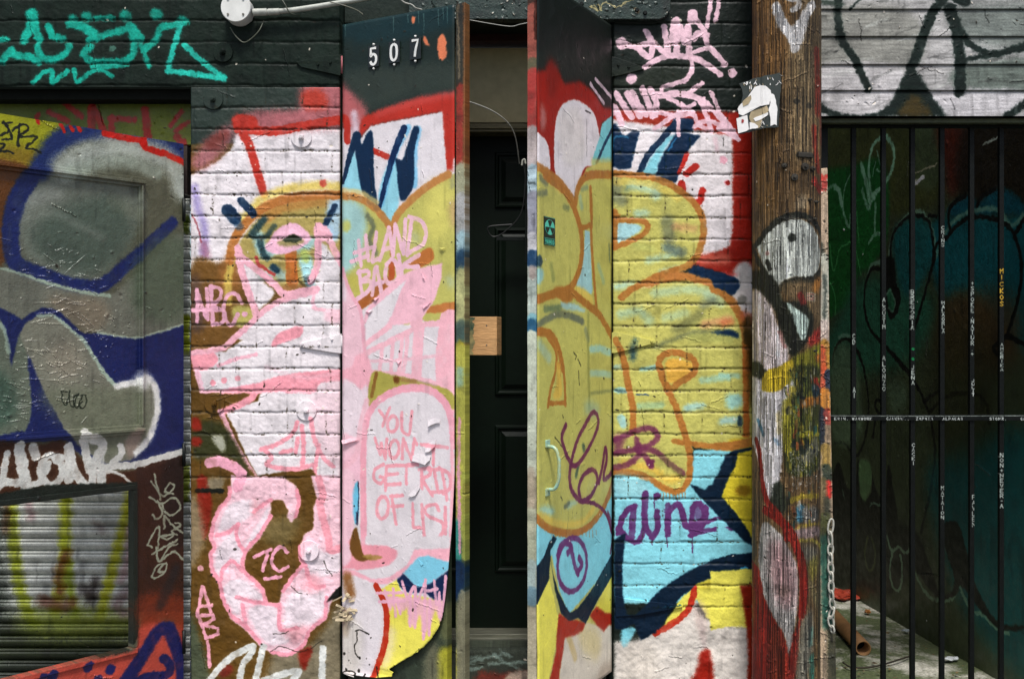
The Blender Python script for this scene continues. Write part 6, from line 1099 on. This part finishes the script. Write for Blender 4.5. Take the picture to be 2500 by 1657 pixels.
for i in range(70):
    x, y = random.uniform(1850, 1990), random.uniform(180, 1500); c, n = onpole(x, y, 0); cyl(bm, c-n*.003, c+n*.004, .0014, .001, 5)
link_bm('staple', bm, M_screw, pole)['kind'] = 'stuff'
# torn flyer stapled to the pole and the wall
m_fd = flat('dark printed paper', (30, 40, 36), .6, 0, .1, 60, .3); m_fw = flat('white torn paper', (226, 224, 220), .7, 0, .3, 40, .05); m_fb = flat('old glue brown paper', (160, 144, 112), .8, 0, .3, 40, .3)
fl = empty('torn_flyer', 'torn black and white flyer stapled to the left side of the utility pole', 'flyer')
FY = -.262
def fpoly(name, q, off, mat, ox=1760, oy=0):
    bm = bmesh.new(); rnd = random.Random(len(q)); pts = []
    for i, (x, y) in enumerate(q):
        x2, y2 = q[(i+1) % len(q)]; n = max(2, int(math.hypot(x2-x, y2-y)/16))
        for k in range(n): f = k/n; pts.append((ox+(x+(x2-x)*f+rnd.uniform(-2.4, 2.4))/3.136, oy+(y+(y2-y)*f+rnd.uniform(-3, 3))/3.136))
    sc2 = F/(D0+FY); f_ = []; b2 = []
    for x, y in pts:
        X = (x-CX)/sc2; Z = CAMZ-(y-CY)/sc2; cr_ = .02*((1905-x)/100)**2 if x < 1860 else 0
        th = max(-.99, min(.99, (X-XP)/RP)); f_.append(bm.verts.new((X, FY+off+cr_, Z))); b2.append(bm.verts.new((X, FY+off+cr_+.0008, Z)))
    bm.faces.new(f_); bm.faces.new(b2[::-1])
    for i in range(len(f_)): bm.faces.new((f_[i], b2[i], b2[(i+1) % len(f_)], f_[(i+1) % len(f_)]))
    bmesh.ops.triangulate(bm, faces=bm.faces[:]); return link_bm(name, bm, mat, fl)
fpoly('paper_sheet', [(150, 628), (200, 622), (250, 600), (300, 590), (380, 572), (452, 560), (464, 640), (456, 700), (447, 800), (450, 860), (440, 972), (370, 978), (290, 988), (220, 1006), (150, 1020), (138, 930), (150, 880), (168, 830), (166, 780), (190, 720), (178, 690)], 0, m_fd)
fpoly('torn_patch', [(262, 664), (300, 655), (340, 660), (378, 690), (388, 730), (376, 768), (372, 800), (320, 808), (262, 822), (205, 848), (178, 878), (146, 862), (140, 828), (152, 798), (176, 790), (200, 752), (232, 720), (245, 690)], -.0020, m_fw)
fpoly('torn_patch', [(388, 718), (408, 730), (420, 770), (432, 850), (426, 962), (404, 950), (380, 968), (374, 880), (362, 850), (380, 790), (372, 760)], -.0022, m_fw)
fpoly('torn_patch', [(170, 775), (205, 742), (232, 722), (238, 750), (214, 792), (180, 806)], -.0028, m_fb)
fpoly('torn_patch', [(236, 850), (290, 836), (350, 812), (366, 846), (350, 880), (306, 896), (288, 940), (300, 976), (262, 984), (236, 940), (222, 905)], -.0012, m_fb)
fpoly('torn_patch', [(250, 905), (330, 872), (362, 862), (360, 880), (312, 912), (268, 930)], -.0026, m_fw)
fpoly('torn_patch', [(130, 896), (170, 888), (206, 876), (214, 920), (220, 990), (180, 1004), (142, 1012), (136, 950)], -.0030, m_fw)
fpoly('torn_patch', [(224, 930), (262, 940), (284, 962), (286, 980), (224, 986)], -.0024, m_fw)
fpoly('red_mark', [(165, 908), (176, 904), (182, 918), (178, 936), (166, 934)], -.0040, flat('red ink', (150, 40, 36), .6))
rq = random.Random(31)
for k in range(34):
    x0 = rq.uniform(175, 450); y0 = 625-(x0-150)*.2+rq.uniform(0, 70) if k < 26 else rq.uniform(905, 975); x0 = x0 if k < 26 else rq.uniform(300, 372); a_ = rq.uniform(.4, 2.4); l_ = rq.uniform(8, 34); w_ = rq.uniform(2.5, 5)
    x1 = x0+math.cos(a_)*l_; y1 = y0+math.sin(a_)*l_; fpoly('scribble', [(x0, y0), (x0+w_, y0+w_*.4), (x1+w_*.6, y1+w_*.4), (x1-w_*.3, y1)], -.0014, m_fw if k % 4 else m_fb)

# ---------------------------------------------------------------- clapboard wall over the gate
cCS = mk('CS', 'clapboards', 1980, -300, 2900, 300, (150, 150, 148)); finish(cCS, 2.5, .14, .14, 300, seed=16, fleck=.3)
sx = tile(N4, 0, 0, cCS.w, cCS.h, .12, 1.2)-.5; cCS.out = np.clip(cCS.out*(1+sx[..., None]*.25), 0, 1); mCS = pmat(cCS, .6, .8, spec=.12)
V = []; jo = [-299, -250, -182, -114, -46, 21.5, 88, 156.5, 220, 284]; ys = []; pr = []
for i in range(len(jo)-1):
    a, b_ = jo[i], jo[i+1]
    for yy, h in ((a+.2, -.004), (a+2.2, -.004), (a+3.4, .0005), (a+(b_-a)*.5, .0045), (b_-3.0, .0075), (b_-.8, .0075)): ys.append(yy); pr.append(h)
xs = [1841, 1996, 2100, 2300, 2500, 2880]
for yy, h in zip(ys, pr):
    for x in xs: X, Z = w2(x, yy); V.append((X, .01-h, Z))
n6 = len(xs); Fs = [(r*n6+c, (r+1)*n6+c, (r+1)*n6+c+1, r*n6+c+1) for r in range(len(ys)-1) for c in range(n6-1)]; uvf = uvN(cCS)
cb = empty('clapboard_wall', 'white board cladding with thick black sprayed strokes above the barred gate', 'wall')
link('cladding', V, Fs, mCS, cb, [uvf(v) for v in V])
bm = bmesh.new(); nb(bm, 1841, -299, 2880, 283.5, .02, .14); link_bm('backing', bm, M_void, cb)
m_ar = flat('olive steel angle', (62, 66, 44), .5, .3, .3, 60, .3); bm = bmesh.new(); nb(bm, 1841, 289, 2880, 300, .03, .06); link_bm('soffit_rail', bm, m_ar, cb, bevel=.001)

# ---------------------------------------------------------------- barred gate
ON('GT'); OPS_GT = 1; O(0, 0, 1)
wt = (150, 158, 150)
TXT(wt, 2.2, 'CD', 2082, 815, 5, 11, 14, True, 1); TXT(wt, 2.2, 'AI', 2083, 946, 5, 11, 13, True, 1)
TXT(wt, 2.0, 'ALOUSIM', 2155, 727, 6, 9, 11, True, 1); TXT(wt, 2.0, 'ALONZO', 2155, 868, 6, 11, 15, True, 1)
TXT(wt, 2.4, 'BREGORIA', 2224, 708, 7, 9, 12.4, True, 1); D((20, 110, 60), 4, 2229, 852, 2); D((20, 110, 60), 4, 2229, 876, 2); TXT(wt, 2.0, 'JENA', 2226, 892, 6, 9, 12.5, True, 1); TXT((170, 176, 170), 1.6, 'CACKI', 2227, 1082, 6, 8, 11, True, 1)
TXT(wt, 1.8, 'CRINS', 2299, 552, 6, 8, 10.5, True, 1); TXT(wt, 2.0, 'MALAORLA', 2300, 735, 6, 8, 10, True, 1); TXT(wt, 1.8, 'MATAION', 2298, 1186, 6, 9, 12, True, 1)
TXT(wt, 2.0, '+SPOKE.NATUR.+', 2371, 686, 6, 10, 13.3, True, 1); TXT((180, 186, 180), 1.8, 'JULIT', 2373, 926, 6, 6, 8.5, True, 1); TXT(wt, 2.0, 'PAVLEN', 2374, 1208, 7, 10, 13.4, True, 1)
TXT((200, 160, 50), 2.2, 'MICKOS', 2442, 656, 7, 11, 16, True, 1); TXT(wt, 1.8, 'AMERIKA', 2443, 838, 6, 7, 10, True, 1); TXT(wt, 2.2, 'NON+NEVER-A', 2442, 1106, 7, 9, 12.4, True, 1)
for s_, x in (('ERIN.', 2036), ('WAXWORK', 2079), ('GAUCHO..', 2163), ('ZAPATA', 2235), ('ALPACAS', 2300), ('STONR.', 2414), ('GL', 2490)): TXT((196, 202, 196), 1.6, s_, x, 1018.5, 4.4, 6.0, 7.2, False, 1)
L((150, 158, 150), 1.6, [(2003, 1014), (2250, 1015), (2500, 1014)], 1, .9)
random.seed(4)
for i in range(260):
    x = random.choice((2085, 2158, 2229, 2301, 2373.5, 2446))+random.uniform(-5, 5); y = random.uniform(550, 1290); L((9, 12, 10), random.uniform(.8, 2.2), [(x, y), (x+random.uniform(-4, 4), y+random.uniform(-3, 3))], 1, .9)
for i in range(60):
    x = random.uniform(2030, 2500); L((9, 12, 10), 1.4, [(x, 1016), (x+2, 1026)], 1, .9)
cGT = mk('GT', 'gate steel', 2000, 290, 2520, 1900, (9, 12, 10)); finish(cGT, .5, .25, .1, 0, seed=17); mGT = pmat(cGT, .5, .3, spec=.15)
gate = empty('barred_gate', 'black steel bar gate with hand lettered bars across the side passage', 'gate'); GY = .075
for x in (2013, 2085, 2158, 2229, 2301, 2373.5, 2446, 2518, 2590):
    bm = bmesh.new(); h = 8.5 if x == 2013 else 5.6; nb(bm, x-h, 304, x+h, 1850, GY, GY+.016); link_bm('bar', bm, mGT, gate, False, uvN(cGT, GY), .0012)
bm = bmesh.new(); nb(bm, 2003, 301, 2600, 311, GY-.004, GY+.02); link_bm('top_rail', bm, mGT, gate, False, uvN(cGT, GY), .0012)
bm = bmesh.new(); nb(bm, 2003, 1012.5, 2600, 1026, GY-.007, GY-.0008); link_bm('middle_rail', bm, mGT, gate, False, uvN(cGT, GY), .0008)

# chain hanging on the gate edge beside the pole
m_ch = flat('white painted chain', (168, 166, 154), .45, .1, .4, 120, .25)
chn = empty('hanging_chain', 'white painted chain hanging between the utility pole and the gate', 'chain')
pc_ = [(2030, 1270), (2026, 1300), (2028, 1330), (2027, 1352), (2027, 1375), (2029, 1398), (2029, 1420), (2029, 1443), (2030, 1464), (2034, 1484), (2026, 1506), (2031, 1528), (2033, 1542)]
bm = bmesh.new(); proto = None
for i in range(len(pc_)-1):
    a, b_ = pt(*pc_[i], -.20), pt(*pc_[i+1], -.20); mid = (a+b_)/2; v = (b_-a); h = v.length*.62; w = .0085; q = []
    for k in range(13):
        an = 2*math.pi*k/12; q.append((w*math.cos(an), h*math.sin(an)))
    ax = v.normalized(); sd_ = Vector((1, 0, 0)) if i % 2 == 0 else Vector((.45, -.9, 0)); sd_ = (sd_-ax*sd_.dot(ax)).normalized()
    tube('link', [tuple(mid+sd_*x_+ax*y_) for x_, y_ in q], .0034, m_ch, chn)

# ---------------------------------------------------------------- side passage behind the gate
pA = Plane(2.10+(1.13-.08)*.11, .08, 2.10+(1.13-6.0)*.11, 6.0, 4.6, 400)
cAW = mk('AW', 'passage wall', -10, -10, int(pA.W*400)+10, int(4.6*400)+10, (40, 46, 30), pA.fn, 1.05); AWK = 1.65
finish(cAW, 2, .12, .15, 300, seed=18); cAW.out = np.clip(cAW.out*AWK, .004, 1); mAW = pmat(cAW, .5, .8)
bm = bmesh.new(); pA.box(bm, 0, pA.W, -.02, 4.6, -.12, 0); tag(link_bm('passage_wall', bm, mAW, None, False, pA.uv(cAW)), 'dark green and teal graffiti wall running back behind the bars', 'wall')
m_pw = flat('dark passage masonry', (56, 60, 48), .8, 0, .6, 30, .4)
bm = bmesh.new(); bx(bm, (2.0-1.18+.06, 3.2, 2.3), (.1, 5.5, 4.6)); tag(link_bm('inner_wall', bm, m_pw), 'dark masonry wall on the pole side of the passage', 'wall')
bm = bmesh.new(); bx(bm, (1.6, 6.1, 2.3), (2.6, .1, 4.6)); tag(link_bm('end_wall', bm, m_pw), 'dark end wall closing the barred passage', 'wall')
m_fl, t_, b_s = newmat('stained concrete with moss'); N_ = t_.nodes
tc = N_.new('ShaderNodeTexCoord'); n1 = N_.new('ShaderNodeTexNoise'); n1.inputs['Scale'].default_value = 2.6; n1.inputs['Detail'].default_value = 14; n1.inputs['Roughness'].default_value = .78; n2 = N_.new('ShaderNodeTexNoise'); n2.inputs['Scale'].default_value = 85; n2.inputs['Detail'].default_value = 8
r1 = N_.new('ShaderNodeValToRGB'); r1.color_ramp.elements[0].position = .47; r1.color_ramp.elements[0].color = (*srgb((84, 94, 58)), 1); r1.color_ramp.elements[1].position = .60; r1.color_ramp.elements[1].color = (*srgb((206, 202, 188)), 1)
mx = N_.new('ShaderNodeMix'); mx.data_type = 'RGBA'; mx.blend_type = 'MULTIPLY'; mx.inputs[0].default_value = .8; r2 = N_.new('ShaderNodeValToRGB'); r2.color_ramp.elements[0].position = .3; r2.color_ramp.elements[0].color = (.34, .34, .32, 1); r2.color_ramp.elements[1].position = .6
for n in (n1, n2): t_.links.new(tc.outputs['Object'], n.inputs[0])
t_.links.new(n1.outputs[0], r1.inputs[0]); t_.links.new(n2.outputs[0], r2.inputs[0]); t_.links.new(r1.outputs[0], mx.inputs[6]); t_.links.new(r2.outputs[0], mx.inputs[7]); t_.links.new(mx.outputs[2], b_s.inputs['Base Color'])
bp = N_.new('ShaderNodeBump'); bp.inputs['Distance'].default_value = .01; bp.inputs['Strength'].default_value = .6; t_.links.new(n2.outputs[0], bp.inputs['Height']); t_.links.new(bp.outputs[0], b_s.inputs['Normal']); b_s.inputs['Roughness'].default_value = .85
V = []; nx_, ny_ = 60, 130
for j in range(ny_+1):
    for i in range(nx_+1):
        V.append((.95+1.4*i/nx_, .1+5.8*j/ny_, .012+(N40[j*7 % NT, i*9 % NT]-.5)*.012+(N12[j*11 % NT, i*11 % NT]-.5)*.004))
struct(link('passage_floor', V, [(j*(nx_+1)+i, j*(nx_+1)+i+1, (j+1)*(nx_+1)+i+1, (j+1)*(nx_+1)+i) for j in range(ny_) for i in range(nx_)], m_fl, None, None, True))
def fp(x, y, z=.02):
    d = (CAMZ-z)*F/(y-CY); return Vector(((x-CX)*d/F, d-D0, z))
# cardboard tube
a, b_ = fp(2108, 1582, .05), fp(2015, 1482, .05); tu = empty('cardboard_tube', 'brown cardboard tube lying on the passage floor behind the bars', 'tube')
m_tb = flat('brown cardboard', (138, 100, 58), .75, 0, .3, 30, .15); ax = (b_-a).normalized()
bm = bmesh.new(); q = cyl(bm, a, b_, .036, None, 32, False); o = link_bm('tube_wall', bm, m_tb, tu, True); so = o.modifiers.new('thickness', 'SOLIDIFY'); so.thickness = .006; so.offset = -1
bm = bmesh.new(); cyl(bm, a+ax*.09, a+ax*.094, .030, None, 24); link_bm('hollow_shade', bm, M_void, tu)  # black disc stands in for the shade inside the hollow tube
# crumpled litter
def litter(name, x, y, s, col, lab, seed, flatn=.25, sub=3):
    bm = bmesh.new(); bmesh.ops.create_icosphere(bm, subdivisions=sub, radius=1); r = random.Random(seed); c = fp(x, y, .03)
    for v in bm.verts:
        k = 1+.35*math.sin(v.co.x*5+seed)*math.cos(v.co.y*4+seed)+r.uniform(-.12, .12); v.co = Vector((v.co.x*s[0]*k, v.co.y*s[1]*k, v.co.z*s[2]*k))+c
    return tag(link_bm(name, bm, flat(name+' stuff', col, .6, 0, .4, 80, .3)), lab, name.replace('_', ' '))
litter('orange_rag', 2062, 1450, (.085, .10, .022), (150, 52, 30), 'crumpled orange rag on the passage floor by the pole', 4)
litter('paper_scrap', 2324, 1606, (.034, .02, .008), (196, 200, 200), 'white paper scrap at the foot of the passage wall', 7, sub=2)
litter('dry_leaf', 2119, 1492, (.016, .02, .010), (150, 96, 40), 'dry brown leaf on the passage floor behind the first bars', 9, sub=2)
litter('paper_scrap', 2214, 1538, (.022, .014, .006), (150, 160, 160), 'small grey paper scrap in the moss near the passage wall', 12, sub=2)
tag(tube('twig', [tuple(fp(2058, 1616, .03)), tuple(fp(2082, 1628, .03)), tuple(fp(2140, 1625, .03)), tuple(fp(2230, 1598, .03))], .004, flat('dark twig', (40, 32, 20), .8)), 'thin dark twig lying on the passage floor', 'twig')

bm = bmesh.new(); random.seed(12)
for i in range(420):
    x = random.uniform(1.0, 2.1); Y = random.uniform(.3, 4.5); w = random.uniform(.004, .016); c = Vector((x+random.gauss(0, .03), Y, .026+random.uniform(0, .006)))
    if c.x > 2.2-.11*Y-.02: continue
    R4 = Matrix.Rotation(random.uniform(0, 6.3), 3, 'Z') @ Matrix.Rotation(random.uniform(-.5, .5), 3, 'X')
    q = [Vector(v) for v in ((-w, 0, 0), (-w*.2, w*.5, .002), (w, .0, 0), (0, -w*.5, .001))]
    bm.faces.new([bm.verts.new(c+R4 @ v) for v in q])
o = link_bm('leaf_litter', bm, flat('dead leaves', (74, 58, 34), .8, 0, .2, 20, .6, (1, 1, 1), (140, 116, 70))); o['kind'] = 'stuff'
